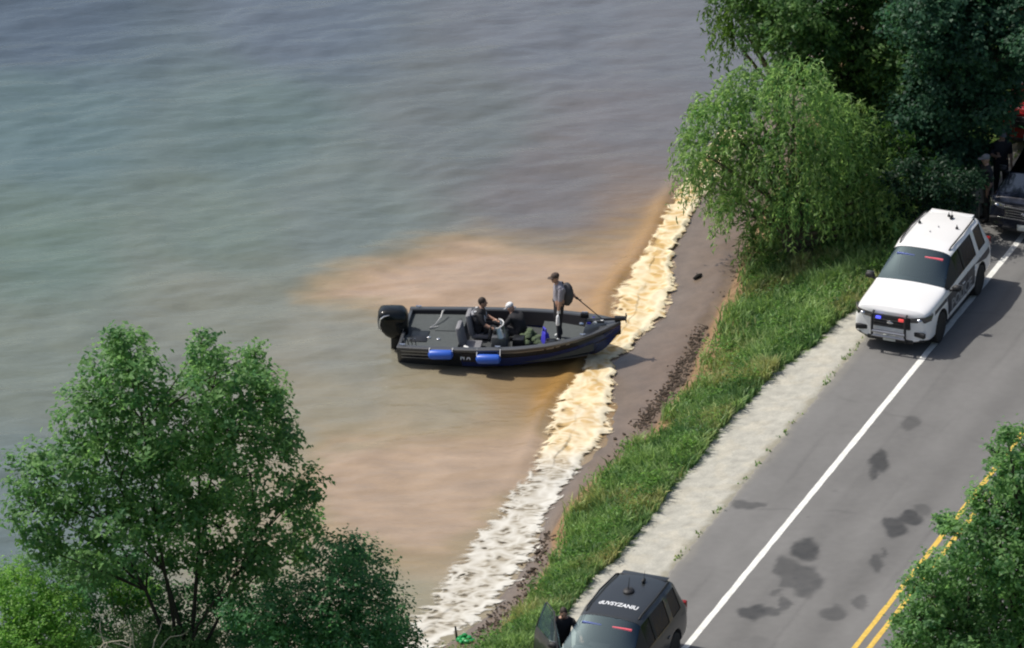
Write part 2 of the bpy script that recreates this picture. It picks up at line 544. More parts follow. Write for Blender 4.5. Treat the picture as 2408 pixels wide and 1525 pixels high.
def make_road():
    S = np.concatenate([-np.geomspace(600, 6, 14), np.arange(-5.5, 40, 0.07), np.geomspace(41, 900, 16)])
    left = -1.66 + 0.10 * fbm(S * 0.9, S * 0, 4, 21) + 0.05 * pn(S * 5, S * 0 + 2, 4)
    W = np.concatenate([[0, 0.03], np.arange(0.08, 5.6, 0.07), np.arange(5.8, 10.2, 0.4)])
    O = left[:, None] + W[None, :]
    O[:, -1] = 8.6
    X = PA.x + RT.x * S[:, None] + RN.x * O
    Y = PA.y + RT.y * S[:, None] + RN.y * O
    Z = np.full_like(X, ROADZ) - 0.02 * np.abs(O - 3.67) / 4.0
    Z[:, 0] = ROADZ - 0.09
    base = np.array([0.156, 0.154, 0.150])
    SS = np.repeat(S[:, None], O.shape[1], 1)
    n1 = fbm(SS * 0.25, O * 1.1, 4, 2); n2 = fbm(X * 5, Y * 5, 3, 12)
    v = 1 + 0.22 * n1 + 0.10 * n2 + 0.10 * fbm(X * 0.9, Y * 0.9, 3, 14)
    # darker oily tracks in the wheel paths of the lane, lighter crown between
    for c0, w, d in ((0.95, 0.30, 0.12), (2.55, 0.40, 0.17), (1.75, 0.12, -0.04), (4.6, .35, .12)):
        v = v * (1 - d * np.exp(-((O - c0 - 0.12 * pn(SS * 0.15, SS * 0, 5)) / w) ** 2) * (1 + 0.5 * n1))
    # narrow tar seam that leaves the shaded edge and fades
    seam = 0.72 + 0.05 * pn(SS * 0.4, SS * 0, 6)
    v = v * (1 - 0.16 * np.exp(-((O - seam) / 0.055) ** 2) * smooth(6, 12, SS) * (0.6 + 0.6 * pn(SS * .5, SS * 0, 61)))
    # a few cracks wandering across and along the lane
    for s0, sl, sd in ((7.5, .25, 1), (13.2, -.3, 2), (19.0, .2, 3), (25.5, -.2, 4)):
        d = np.abs(SS - s0 - sl * O - 0.35 * fbm(O * 0.9, O * 0 + sd, 3, 120 + sd)); v = v * (1 - 0.16 * np.exp(-(d / 0.05) ** 2) * smooth(-.2, .2, pn(O * .8, O * 0 + sd, 130)))
    for o0, sd in ((-0.75, 5), (1.75, 6), (3.2, 7)):
        d = np.abs(O - o0 - 0.12 * fbm(SS * 0.6, SS * 0, 3, 140 + sd)); v = v * (1 - 0.15 * np.exp(-(d / 0.05) ** 2) * smooth(-.1, .3, pn(SS * .25, SS * 0 + sd, 150)))
    stain = np.zeros_like(X)
    wx = 0.22 * fbm(X * 1.8, Y * 1.2, 4, 31); wy = 0.40 * fbm(X * 1.8 + 9, Y * 1.2, 4, 32)
    for p, rx, ry, ang, dk, soft in STAINS:
        d = np.sqrt(((X + wx - p.x) / rx) ** 2 + ((Y + wy - p.y) / ry) ** 2)
        stain = np.maximum(stain, dk * (1 - smooth(1 - soft, 1 + soft, d)) * (0.85 + 0.3 * n2))
    v = v * (1 - np.clip(stain, 0, 0.75))
    # gravel dust along the outer edge
    dust = smooth(0.35, 0.0, O - left[:, None] + 0.3 * n1) * 0.25
    c = base * v[..., None]
    c = c * (1 - dust[..., None]) + lin((160, 155, 140)) * dust[..., None]
    m = mat('asphalt', vcol=True, rough=0.82, noise=0.10, nscale=60, bump=0.35, bscale=160, bdist=0.008, detail=5)
    nt = m.node_tree; a = nt.nodes.new('ShaderNodeAttribute'); a.attribute_name = 'stain'
    mr = nt.nodes.new('ShaderNodeMapRange'); mr.inputs[2].default_value = 0.6; mr.inputs[3].default_value = 0.85; mr.inputs[4].default_value = 0.5
    nt.links.new(a.outputs['Fac'], mr.inputs[0]); nt.links.new(mr.outputs[0], nt.nodes['Principled BSDF'].inputs['Roughness'])
    V = np.stack([X, Y, Z], -1).reshape(-1, 3)
    o = mesh_np('road', V, grid_faces(*X.shape), m, col=np.clip(c.reshape(-1, 3), 0.003, 0.8), attrs={'stain': stain.ravel()})
    return tag(o, 'grey two lane asphalt road with dark stains', kind='structure')


road = make_road()


def painted(name, o0, width, m, seed, wear=0.03):
    S = np.concatenate([[-500, -100, -20], np.arange(-6, 40, 0.15), [60, 200, 800]])
    l = o0 + 0.012 * pn(S * 1.7, S * 0, seed) - width / 2; r = o0 + 0.012 * pn(S * 1.9, S * 0 + 4, seed + 1) + width / 2
    O = np.stack([l, (l + r) / 2, r], 1)
    X = PA.x + RT.x * S[:, None] + RN.x * O; Y = PA.y + RT.y * S[:, None] + RN.y * O
    Z = np.full_like(X, ROADZ) - 0.02 * np.abs(O - 3.67) / 4.0 + 0.004
    return mesh_np(name, np.stack([X, Y, Z], -1).reshape(-1, 3), grid_faces(*X.shape), m, road, shade=False)


M['white_line'] = mat('white_line', (0.72, 0.72, 0.68), 0.7, noise=0.24, nscale=6, detail=9)
M['yellow_line'] = mat('yellow_line', (0.62, 0.42, 0.075), 0.7, noise=0.30, nscale=11, detail=8)
painted('edge_line', 0.0, 0.15, M['white_line'], 50)
painted('edge_line', 7.34, 0.13, M['white_line'], 52)
painted('centre_line', 3.52, 0.125, M['yellow_line'], 54)
painted('centre_line', 3.83, 0.125, M['yellow_line'], 56)

# ------------------------------------------------------------------ lake
CPTS = [(100, 50, 88, 102, 120), (700, 40, 103, 114, 130), (1300, 60, 116, 121, 132), (1600, 100, 118, 121, 130),
        (100, 300, 100, 121, 127), (600, 300, 105, 122, 124), (1100, 300, 113, 120, 123), (1500, 300, 120, 119, 125),
        (100, 600, 108, 126, 119), (500, 560, 114, 128, 122), (800, 500, 117, 128, 127), (1300, 430, 121, 118, 121), (1500, 450, 128, 118, 114),
        (100, 800, 122, 131, 123), (500, 720, 132, 136, 126), (100, 1200, 110, 124, 126), (50, 1350, 104, 119, 123), (400, 900, 128, 132, 124),
        (800, 850, 143, 143, 133), (760, 950, 152, 146, 127), (1050, 960, 158, 149, 127), (1230, 920, 150, 132, 104), (1330, 900, 160, 128, 82),
        (1000, 1080, 186, 160, 134), (1170, 1060, 184, 156, 128), (850, 1180, 182, 156, 130), (1010, 1280, 178, 153, 128), (900, 1400, 166, 150, 126),
        (1100, 1200, 182, 156, 130), (700, 1400, 168, 150, 128), (300, 1550, 140, 138, 120)]
PLUME = [(700, 690), (750, 650), (880, 600), (1030, 545), (1120, 530), (1230, 555), (1330, 560), (1420, 550), (1500, 515), (1570, 470), (1640, 470), (1600, 900), (1380, 900),
         (1330, 830), (1000, 780), (870, 745), (780, 725), (715, 715)]
PLUME2 = [(740, 1010), (900, 1010), (1060, 1000), (1200, 985), (1300, 960), (1330, 1120), (1150, 1250), (1050, 1330), (950, 1330), (760, 1280), (700, 1150)]


def poly_sd(px, py, poly):
    P = np.array(poly, float); Q = np.roll(P, -1, 0)
    d = np.full(px.shape, 1e9); inside = np.zeros(px.shape, bool)
    for (x0, y0), (x1, y1) in zip(P, Q):
        ex, ey = x1 - x0, y1 - y0
        t = np.clip(((px - x0) * ex + (py - y0) * ey) / (ex * ex + ey * ey), 0, 1)
        d = np.minimum(d, np.hypot(px - x0 - t * ex, (py - y0 - t * ey)))
        cr = ((y0 > py) != (y1 > py)) & (px < (x1 - x0) * (py - y0) / (y1 - y0 + 1e-9) + x0)
        inside ^= cr
    return np.where(inside, -d, d)


def lake_h(X, Y):
    # wind chop: crests a little aslant, long in one direction
    a = 0.29
    u = X * math.cos(a) + Y * math.sin(a); w = -X * math.sin(a) + Y * math.cos(a)
    u = u + 0.8 * pn(u * 0.2, w * 0.3, 69)
    h = 0.16 * fbm(u * 0.13, w * 0.36, 2, 70) + 0.15 * fbm(u * 0.32 + 3, w * 0.85, 3, 71) + 0.03 * fbm(u * 1.0, w * 2.4, 2, 72)
    d = FOAM(Y) - X
    return h * (0.35 + 0.65 * smooth(0, 5, d)) + 0.10 * np.exp(-((d - 0.28) / 0.22) ** 2) * smooth(-12, -2, Y) * smooth(13, 8, Y)


def make_lake():
    xs = np.concatenate([-np.geomspace(900, 15, 18), np.arange(-14.6, 12, 0.1), np.geomspace(12.2, 900, 16)])
    ys = np.concatenate([-np.geomspace(800, 25, 14), np.arange(-24.5, 28, 0.1), np.geomspace(28.5, 1500, 20)])
    X, Y = np.meshgrid(xs, ys)
    inner = smooth(60, 30, np.hypot(X, Y))
    Z = lake_h(X, Y) * inner
    px, py = proj(X, Y, 0 * X)
    n = fbm(X * 0.35, Y * 0.6, 4, 81); n_f = fbm(X * 0.8, Y * 2.2, 4, 82)
    qx = px + 60 * fbm(X * 0.3, Y * 0.7, 3, 83); qy = py + 40 * fbm(X * 0.3 + 7, Y * 0.7, 3, 84)
    acc = np.zeros(X.shape + (3,)); ws = np.zeros(X.shape)
    for x, y, r, g, b in CPTS:
        gy = (r + g) / 2; b = b * .92 + gy * .06
        if r > 160: r -= 10
        w = 1.0 / (((qx - x) / 150) ** 2 + ((qy - y) / 110) ** 2 + 0.15) ** 2
        acc += w[..., None] * lin((r, g, b)); ws += w
    c = acc / ws[..., None]
    tan = lin((187, 162, 138)); gold = lin((168, 148, 112))
    for poly, k, e in ((PLUME, 1.0, 1.0), (PLUME2, 0.75, 0.25)):
        sd = poly_sd(px + 70 * fbm(X * 0.3, Y * 1.1, 4, 85), py + 36 * fbm(X * 0.35 + 3, Y * 1.5, 5, 86), poly)
        t = smooth(36, -58, sd)[..., None] * k
        core = smooth(-5, -70, sd)[..., None]
        pc = gold * (1 - core) * e + gold * (1 - e) * (1 - core) + tan * core
        c = c * (1 - t) + pc * (1 + 0.22 * n_f[..., None]) * t
    d = FOAM(Y) - X
    # stirred golden silt in the last half metre before the surf
    s = (np.exp(-((d - 0.3) / 0.38) ** 2) * smooth(-7, -3.5, Y) + np.exp(-((d - 1.1) / 0.8) ** 2) * smooth(-9, -1, Y) * 0.35)[..., None]
    s = np.clip(s, 0, 1) * 0.72 * smooth(9.5, 6.0, Y)[..., None]
    c = c * (1 - s) + lin((176, 136, 76)) * s
    c = c * (1 + 0.10 * n[..., None] + 0.08 * n_f[..., None])
    c = np.clip(c * 0.74, 0.01, 0.8)
    m = mat('lake_water', vcol=True, rough=0.07, ior=1.33, spec=0.95, noise=0.06, nscale=0.9)
    nt = m.node_tree; N = nt.nodes; L = nt.links; b = N['Principled BSDF']
    tc = N.new('ShaderNodeTexCoord'); mp = N.new('ShaderNodeMapping')
    mp.inputs['Rotation'].default_value = (0, 0, -0.29); mp.inputs['Scale'].default_value = (0.75, 1.9, 1)
    L.new(tc.outputs['Object'], mp.inputs[0])
    n1 = N.new('ShaderNodeTexNoise'); n1.inputs['Scale'].default_value = 1.8; n1.inputs['Detail'].default_value = 4.5; n1.inputs['Roughness'].default_value = 0.6
    L.new(mp.outputs[0], n1.inputs['Vector'])
    bp = N.new('ShaderNodeBump'); bp.inputs['Strength'].default_value = 0.42; bp.inputs['Distance'].default_value = 0.10
    L.new(n1.outputs['Fac'], bp.inputs['Height']); L.new(bp.outputs[0], b.inputs['Normal'])
    o = mesh_np('lake', np.stack([X, Y, Z], -1).reshape(-1, 3), grid_faces(*X.shape), m, col=c.reshape(-1, 3))
    return tag(o, 'grey green lake water with tan silt plume by the shore', kind='structure')


lake = make_lake()


# ------------------------------------------------------------------ surf breaking on the mud
def make_surf():
    Y = np.arange(-22.5, 11.5, 0.04)
    U = np.linspace(0, 1, 64)
    xl = FOAM(Y) + 0.20 * fbm(Y * 0.9, Y * 0, 4, 90) - 0.25
    xr = WASH(Y) + 0.22 * fbm(Y * 1.1 + 40, Y * 0, 3, 91) + 0.20 * np.abs(pn(Y * 1.9, Y * 0 + 7, 98)) + 0.04
    xr = np.maximum(xr, xl + 0.45)
    X = xl[:, None] + (xr - xl)[:, None] * U[None, :]
    YY = np.repeat(Y[:, None], len(U), 1)
    UU = np.repeat(U[None, :], len(Y), 0)
    low = smooth(-6.5, -9.5, Y)[:, None]              # flatter spent wash in the near part
    wx = X + 0.25 * fbm(X * 1.2, YY * 1.2, 3, 88); wy = YY + 0.25 * fbm(X * 1.2 + 9, YY * 1.2, 3, 89)
    nA = 1 - np.abs(fbm(wx * 1.0, wy * 0.8, 2, 93)) * 2.2       # big soft rolls
    nB = 1 - np.abs(fbm(wx * 2.0, wy * 1.7, 2, 94)) * 2.4       # froth clumps
    nC = fbm(X * 9, YY * 8, 2, 95)
    env = smooth(0, 0.3, UU) * (1 - smooth(0.80, 1.0, UU))
    Z = env * ((0.085 - 0.065 * low) * (0.45 + 0.55 * nA) + (0.016 - 0.008 * low) * nB) + 0.015
    g = np.where(UU < 0.5, np.maximum(lake_h(X, YY), height(X, YY)), np.maximum(height(X, YY), 0))
    Z = Z + np.maximum(g, 0) + 0.005
    gold = smooth(-9.0, -5.0, Y + 1.5 * pn(Y * 0.5, Y * 0, 8))[:, None, None]
    hi = lin((252, 240, 208)) * gold + lin((232, 230, 222)) * (1 - gold)
    lo = lin((216, 180, 118)) * gold + lin((172, 163, 145)) * (1 - gold)
    # web of bright froth lines over silty water: ridges of warped noise at two scales
    r1 = 1 - np.abs(fbm(wx * 1.25 + 2, wy * 1.5, 2, 101)) * 5.0
    r2 = 1 - np.abs(fbm(wx * 2.6 + 2, wy * (2.8 + 2.0 * low), 2, 102)) * 5.5
    web = np.clip(np.maximum(r1, 0.85 * r2), 0, 1)
    rim = np.exp(-((UU - 0.84) / 0.07) ** 2)
    r3 = np.clip(1 - np.abs(fbm(wx * 5.0, wy * 5.0, 2, 103)) * 3.0, 0, 1)
    k = np.clip(0.0 + 0.16 * nA + 0.80 * web + 0.16 * r3 * (1 - 0.5 * low) + 0.5 * rim - 0.12, 0, 1) * smooth(0.02, 0.30, UU + 0.15 * web)
    c = (lo * (1 - k[..., None]) + hi * k[..., None]) * 0.80
    # how much of the surface the froth covers: closed on the crest, torn lace towards both edges
    base = smooth(0.0, 0.48, UU) * (1 - smooth(0.80, 1.0, UU + 0.10 * (r3 - .5)))
    cover = base * (0.66 - 0.22 * low) + 0.55 * (web - .38) * smooth(0, .25, UU) - 0.22 * (1 - base) + 0.10 * rim
    m = mat('surf_froth', vcol=True, rough=0.65, noise=0.05, nscale=4, detail=3)
    nt = m.node_tree; N = nt.nodes; L = nt.links; out = N['Material Output']; b = N['Principled BSDF']
    b.inputs['Specular IOR Level'].default_value = 0.2
    tc = N.new('ShaderNodeTexCoord'); mp = N.new('ShaderNodeMapping'); mp.inputs['Scale'].default_value = (1.3, 2.6, 1.0); mp.inputs['Rotation'].default_value = (0, 0, -0.25)
    L.new(tc.outputs['Object'], mp.inputs[0])
    n1 = N.new('ShaderNodeTexNoise'); n1.inputs['Scale'].default_value = 1.7; n1.inputs['Detail'].default_value = 3.5; n1.inputs['Roughness'].default_value = 0.55; n1.inputs['Distortion'].default_value = 0.9
    L.new(mp.outputs[0], n1.inputs['Vector'])
    a = N.new('ShaderNodeAttribute'); a.attribute_name = 'cover'
    ma = N.new('ShaderNodeMath'); ma.operation = 'MULTIPLY_ADD'; ma.inputs[1].default_value = 1.1; L.new(n1.outputs['Fac'], ma.inputs[0]); L.new(a.outputs['Fac'], ma.inputs[2])
    mr = N.new('ShaderNodeMapRange'); mr.interpolation_type = 'SMOOTHSTEP'; mr.inputs[1].default_value = 0.50; mr.inputs[2].default_value = 0.98; L.new(ma.outputs[0], mr.inputs[0])
    tb = N.new('ShaderNodeBsdfTransparent'); ms = N.new('ShaderNodeMixShader')
    L.new(mr.outputs[0], ms.inputs[0]); L.new(tb.outputs[0], ms.inputs[1]); L.new(b.outputs[0], ms.inputs[2]); L.new(ms.outputs[0], out.inputs[0])
    V = np.stack([X, YY, Z], -1)
    o = mesh_np('surf', V.reshape(-1, 3), grid_faces(*X.shape), m, col=np.clip(c.reshape(-1, 3), 0.01, 0.9), attrs={'cover': cover.ravel()})
    return tag(o, 'frothing cream and white surf along the muddy shore', 'surf', kind='stuff')


surf = make_surf()
# ------------------------------------------------------------------ vehicles
def suv_shell(paint):
    """one closed shell, faces tagged by what they are; returns an evaluated mesh with material slots"""
    # x, hw, zb, belt, (y6,z6), (y7,z7), z8
    ST = [(2.52, .80, .30, .82, (.68, .98), (.38, 1.01), 1.02),
          (2.42, .95, .26, .93, (.84, 1.085), (.47, 1.125), 1.135),
          (2.22, .99, .25, .97, (.88, 1.11), (.49, 1.15), 1.165),
          (1.70, 1.0, .27, .995, (.89, 1.12), (.49, 1.165), 1.18),
          (1.20, 1.0, .27, 1.04, (.89, 1.14), (.49, 1.18), 1.195),
          (1.02, 1.0, .27, 1.06, (.87, 1.155), (.49, 1.19), 1.205),
          (0.12, 1.0, .27, 1.10, (.72, 1.63), (.60, 1.72), 1.745),
          (-.34, 1.0, .27, 1.11, (.745, 1.67), (.64, 1.755), 1.785),
          (-.44, 1.0, .27, 1.112, (.745, 1.672), (.64, 1.757), 1.787),
          (-1.28, 1.0, .28, 1.13, (.745, 1.675), (.64, 1.758), 1.785),
          (-1.46, 1.0, .28, 1.135, (.745, 1.672), (.64, 1.755), 1.782),
          (-2.02, .985, .30, 1.15, (.72, 1.645), (.61, 1.73), 1.755),
          (-2.20, .975, .32, 1.155, (.70, 1.615), (.59, 1.70), 1.725),
          (-2.40, .955, .33, 1.13, (.74, 1.17), (.48, 1.20), 1.21),
          (-2.50, .90, .36, .98, (.66, 1.02), (.40, 1.03), 1.03),
          (-2.52, .74, .42, .78, (.56, .84), (.34, .85), .85)]
    bm = bmesh.new(); rows = []
    vl = bm.verts.layers.float.new('crease_vert'); cr = bm.edges.layers.float.new('crease_edge')
    for x, hw, zb, belt, p6, p7, z8 in ST:
        half = [(0, zb), (hw * .86, zb), (hw * .985, zb + .13), (hw, .60 if belt > .9 else (zb + belt) / 2), (hw * .985, belt - .14), (hw * .935, belt), p6, p7, (0, z8)]
        if belt < .75: half[4] = (hw * .985, belt - .08)
        row = {}
        for j, (y, z) in enumerate(half):
            row[j] = bm.verts.new((x, y, z))
            if 0 < j < 8: row[-j] = bm.verts.new((x, -y, z))
            else: row[-j] = row[j]
        rows.append(row)
    PAINT, WIND, SFRONT, SREAR, QUART, BACK, CLAD, DOOR, DGLASS, PILLAR = range(10)

    def which(i, j, side):
        if i in (5,) and j in (6, 7): return WIND
        if i == 12 and j in (6, 7): return BACK
        if side < 0 and i in (5, 6) and 2 <= j <= 4: return DOOR
        if side < 0 and i in (5, 6) and j == 5: return DGLASS
        if j == 5:
            if i == 5: return PILLAR
            if i == 6: return SFRONT
            if i == 7: return PILLAR
            if i == 8: return SREAR
            if i == 10: return QUART
        if j in (0, 1): return CLAD
        return PAINT
    n = len(rows)
    for i in range(n - 1):
        for j in range(8):
            for sd in (1, -1):
                a, b = rows[i][sd * j], rows[i][sd * (j + 1)]; c, d = rows[i + 1][sd * (j + 1)], rows[i + 1][sd * j]
                vs = [a, b, c, d]
                f = bm.faces.new(vs if sd > 0 else vs[::-1]); f.material_index = which(i, j, sd); f.smooth = True
    for i, rv in ((0, False), (n - 1, True)):
        r = rows[i]
        for j in range(8):
            pass
        # cap as strips between left and right
        for j in range(0, 8):
            a, b, c, d = r[j], r[j + 1], r[-(j + 1)], r[-j]
            vs = [v for k, v in enumerate((a, b, c, d)) if v not in (a, b, c, d)[:k]]
            if len(vs) < 3: continue
            f = bm.faces.new(vs if rv else vs[::-1]); f.smooth = True
            f.material_index = CLAD if j < 1 else PAINT
    bmesh.ops.recalc_face_normals(bm, faces=bm.faces)
    for e in bm.edges:
        ms = {f.material_index for f in e.link_faces}
        if len(ms) > 1: e[cr] = 0.55
        if ms & {SFRONT, SREAR, QUART, DGLASS} and len(ms) > 1: e[cr] = 0.92
        if ms == {PAINT, WIND} or BACK in ms and len(ms) > 1: e[cr] = 0.75
    for f in bm.faces:
        if f.material_index in (SFRONT, SREAR, QUART, DGLASS):
            for v in f.verts: v[vl] = 0.7
    for j in range(5, 8):
        for sd in (1, -1):
            e = bm.edges.get((rows[1][sd * j], rows[1][sd * (j + 1)]))
            if e: e[cr] = 0.5
    me = bpy.data.meshes.new('shell'); bm.to_mesh(me); bm.free()
    for m_ in (paint, M['glass'], M['dark_glass'], M['dark_glass'], M['dark_glass'], M['dark_glass'], M['cladding'], paint, M['glass'], M['cladding']):
        me.materials.append(m_)
    o = bpy.data.objects.new('shell', me); COL.objects.link(o)
    s = o.modifiers.new('s', 'SUBSURF'); s.levels = 3; s.render_levels = 3
    # hollow the wheel arches
    cut = MB()
    for x in (1.56, -1.47):
        for sy in (1, -1):
            V = []; F = []; n_ = 28
            for k in range(n_):
                t = 2 * math.pi * k / n_
                V.append((x + .455 * math.cos(t), sy * .66, .40 + .455 * math.sin(t)))
            for k in range(n_):
                t = 2 * math.pi * k / n_
                V.append((x + .455 * math.cos(t), sy * 1.2, .40 + .455 * math.sin(t)))
            for k in range(n_): F.append((k, (k + 1) % n_, n_ + (k + 1) % n_, n_ + k))
            F.append(tuple(range(n_))); F.append(tuple(range(2 * n_ - 1, n_ - 1, -1)))
            cut.add(V, F, 6)
    co = cut.build('cutter', [m_ for m_ in me.materials], None, shade=False)
    b = o.modifiers.new('b', 'BOOLEAN'); b.operation = 'DIFFERENCE'; b.object = co; b.solver = 'EXACT'
    dg = bpy.context.evaluated_depsgraph_get(); dg.update()
    out = bpy.data.meshes.new_from_object(o.evaluated_get(dg))
    bpy.data.objects.remove(o); bpy.data.objects.remove(co)
    return out


def split(me, idxs, name, parent, mats, inset=0.0, pivot=None, side=0):
    bm = bmesh.new(); bm.from_mesh(me)
    bmesh.ops.delete(bm, geom=[f for f in bm.faces if f.material_index not in idxs or (side and f.calc_center_median().y * side < 0)], context='FACES')
    if inset:
        bm.normal_update()
        for v in bm.verts: v.co -= v.normal * inset
    if pivot is not None:
        for v in bm.verts: v.co -= Vector(pivot)
    if len(mats) == 1:
        for f in bm.faces: f.material_index = 0
    o = bm_obj(name, bm, mats, parent)
    if pivot is not None: o.location = pivot
    return o


def wheel_mesh():
    mb = MB()
    mb.lathe([(.24, -.11), (.33, -.125), (.375, -.11), (.388, -.06), (.388, .06), (.375, .11), (.33, .125), (.24, .11)], 'y', n=32)
    return mb


def make_rim(parent, sy, m):
    mb = MB()
    mb.lathe([(.06, .0), (.06, .085), (.02, .095)], 'y', n=16)
    mb.lathe([(.235, -.10), (.25, .10), (.225, .095), (.215, -.02)], 'y', n=32)
    for k in range(5):
        a = 2 * math.pi * k / 5
        for da in (-.13, .13):
            p0 = (.05 * math.cos(a), .07, .05 * math.sin(a)); p1 = (.232 * math.cos(a + da), .08, .232 * math.sin(a + da))
            mb.tube([p0, p1], [.028, .022], 6)
    o = mb.build('rim', m, parent)
    if sy < 0: o.scale = (1, -1, 1)
    return o


def make_suv(name, label, loc, yaw, paint, group=None, police=False, door=0.0, chrome=False, lettering=None, wheelturn=0.0):
    root = empty(name, loc, yaw, label, 'car', group)
    root.scale = (.955, .985, 1.0)
    sh = suv_shell(paint)
    bvh = BVHTree.FromPolygons([v.co for v in sh.vertices], [tuple(p.vertices) for p in sh.polygons])
    body_mats = list(sh.materials)
    split(sh, {0, 6, 9}, 'body', root, body_mats)
    split(sh, {1}, 'windshield', root, [M['glass']], 0.006)
    split(sh, {2}, 'side_window', root, [M['dark_glass']], 0.012)
    for sd in (1, -1):
        split(sh, {3}, 'side_window', root, [M['dark_glass']], 0.012, side=sd)
        split(sh, {4}, 'quarter_window', root, [M['dark_glass']], 0.012, side=sd)
    split(sh, {5}, 'rear_window', root, [M['dark_glass']], 0.008)
    dp = (0.96, -.97, .7)
    d = split(sh, {7}, 'door', root, [paint], 0.0, dp)
    g = split(sh, {8}, 'door_window', d, [M['glass'] if door else M['dark_glass']], 0.010, dp); g.location = (0, 0, 0)
    if door:
        # inner card and frame so the open door has thickness
        mb = MB(); mb.box((-.63, .045, -.10), (1.20, .07, .72)); mb.build('door_card', M['interior'], d, bevel=.02)
        mb = MB(); mb.tube([(-.02, .04, .36), (-.83, .28, .92), (-1.27, .28, .96), (-1.30, .03, .38)], .022, 6); mb.build('window_frame', paint, d)
        d.rotation_euler = (0, 0, door)
    mb = MB(); mb.box((-.95, -.01 - .0, .16), (.16, .025, .03)); mb.build('door_handle', paint if not police else M['white_paint'], d, bevel=.008)
    for k, (x, y) in enumerate(((-.12, 1.0), (-1.05, 1.0), (-1.05, -1.0))):
        mb = MB(); mb.box((x, y * .995, .875), (.17, .03, .032)); mb.build('door_handle', paint, root, bevel=.008)
    # cabin
    mb = MB(); mb.box((.72, 0, .93), (.55, 1.45, .30)); mb.box((1.0, 0, 1.06), (.35, 1.3, .10)); mb.build('dashboard', M['dash'], root, bevel=.04)
    mb = MB(); mb.box((-.55, 0, .40), (3.3, 1.6, .10)); mb.build('cabin_floor', M['interior'], root)
    for x in (-.25, -1.15):
        for y in (.40, -.40):
            mb = MB(); mb.box((x, y, .70), (.52, .52, .18)); mb.box((x - .28, y, 1.02), (.14, .50, .62), M=Matrix.Rotation(-.2, 3, 'Y')); mb.box((x - .36, y, 1.40), (.09, .26, .17))
            mb.build('seat', M['interior'], root, bevel=.04)
    mb = MB(); mb.add(*tube([(.30 + .02 * math.sin(t), .40 + .18 * math.cos(t), 1.03 + .18 * math.sin(t)) for t in np.linspace(0, 2 * math.pi, 17)], .016, 6)); mb.build('steering_wheel', M['interior'], root)
    # wheels
    for x in (1.56, -1.47):
        for sy in (1, -1):
            w = wheel_mesh().build('wheel', M['rubber'], root, loc=(x, sy * .865, .388), rot=(0, 0, wheelturn if x > 0 else 0))
            make_rim(w, sy, M['rim'])
    # lamps
    for sy in (1, -1):
        mb = MB()
        P = [(2.31, sy * .98, .87), (2.45, sy * .86, .83), (2.53, sy * .50, .82), (2.53, sy * .50, .94), (2.445, sy * .86, .985), (2.20, sy * .995, 1.0)]
        Q = [(p[0] - .10, p[1] * .93, p[2]) for p in P]
        V = P + Q; F = [(0, 1, 4, 5), (1, 2, 3, 4), (6, 11, 10, 7), (7, 10, 9, 8), (0, 6, 7, 1), (1, 7, 8, 2), (5, 4, 10, 11), (4, 3, 9, 10), (0, 5, 11, 6), (2, 8, 9, 3)]
        mb.add(V, F); h = mb.build('headlight', M['lamp_chrome'] if chrome else M['lamp_glass'], root, bevel=.01)
        mb = MB(); mb.ball((2.485, sy * .72, .90), (.05, .07, .035)); mb.build('lens', M['lamp_chrome'], h)
        mb = MB(); mb.box((2.495, sy * .74, .53), (.10, .30, .12), rz=-sy * .30); mb.build('fog_lamp', M['cladding'], root, bevel=.02)
        mb = MB(); mb.box((-2.42, sy * .83, .98), (.16, .16, .30)); mb.build('tail_light', M['amber_lamp'], root, bevel=.03)
        # mirrors
        mb = MB(); mb.ball((.80, sy * 1.11, 1.12), (.075, .125, .08)); mb.tube([(.82, sy * .93, 1.05), (.80, sy * 1.08, 1.08)], .035, 8)
        mi = mb.build('mirror', (M['cladding'] if sy > 0 or not police else M['cladding']), root)
        mb = MB(); mb.box((.705, sy * 1.13, 1.12), (.02, .19, .12)); mb.build('mirror_glass', M['steel'], mi, bevel=.008)
        # roof rails
        mb = MB(); mb.tube([(-.02, sy * .625, 1.70), (-.16, sy * .645, 1.755), (-1.0, sy * .66, 1.775), (-1.95, sy * .62, 1.745), (-2.08, sy * .60, 1.70)], .020, 6); mb.build('roof_rail', M['cladding'], root)
    # front end
    mb = MB(); mb.box((2.50, 0, .78), (.09, 1.02, .32), taper=.96); mb.build('grille', M['cladding'], root, bevel=.03)
    mb = MB()
    for z in (.68, .75, .82): mb.box((2.56, 0, z), (.02, .92, .022))
    gb = mb.build('grille_bar', M['chrome'] if chrome else M['lamp_glass'], root, bevel=.004)
    if chrome:
        mb = MB(); mb.box((2.56, 0, .90), (.04, 1.0, .05)); mb.box((2.555, 0, .61), (.05, 1.35, .04)); mb.build('chrome_bar', M['chrome'], root, bevel=.01)
    mb = MB(); mb.box((2.46, 0, .315), (.16, 1.20, .13)); mb.build('lower_bumper', M['cladding'], root, bevel=.05)
    mb = MB(); mb.box((2.60 if police else 2.55, 0, .40 if not police else .385), (.02, .31, .155)); lp = mb.build('license_plate', M['plate'], root, bevel=.004)
    mb = MB(); mb.ball((2.57, 0, .76), (.012, .085, .035)); mb.build('badge', M['chrome'], root)
    # wipers, antenna, spoiler
    mb = MB(); mb.tube([(1.02, .50, 1.15), (.93, .05, 1.235)], .010, 5); mb.build('wiper', M['cladding'], root); mb = MB(); mb.tube([(1.02, -.15, 1.165), (.92, -.55, 1.20)], .010, 5); mb.build('wiper', M['cladding'], root)
    mb = MB(); mb.box((-2.16, 0, 1.715), (.20, 1.10, .03)); mb.build('spoiler', paint, root, bevel=.015)
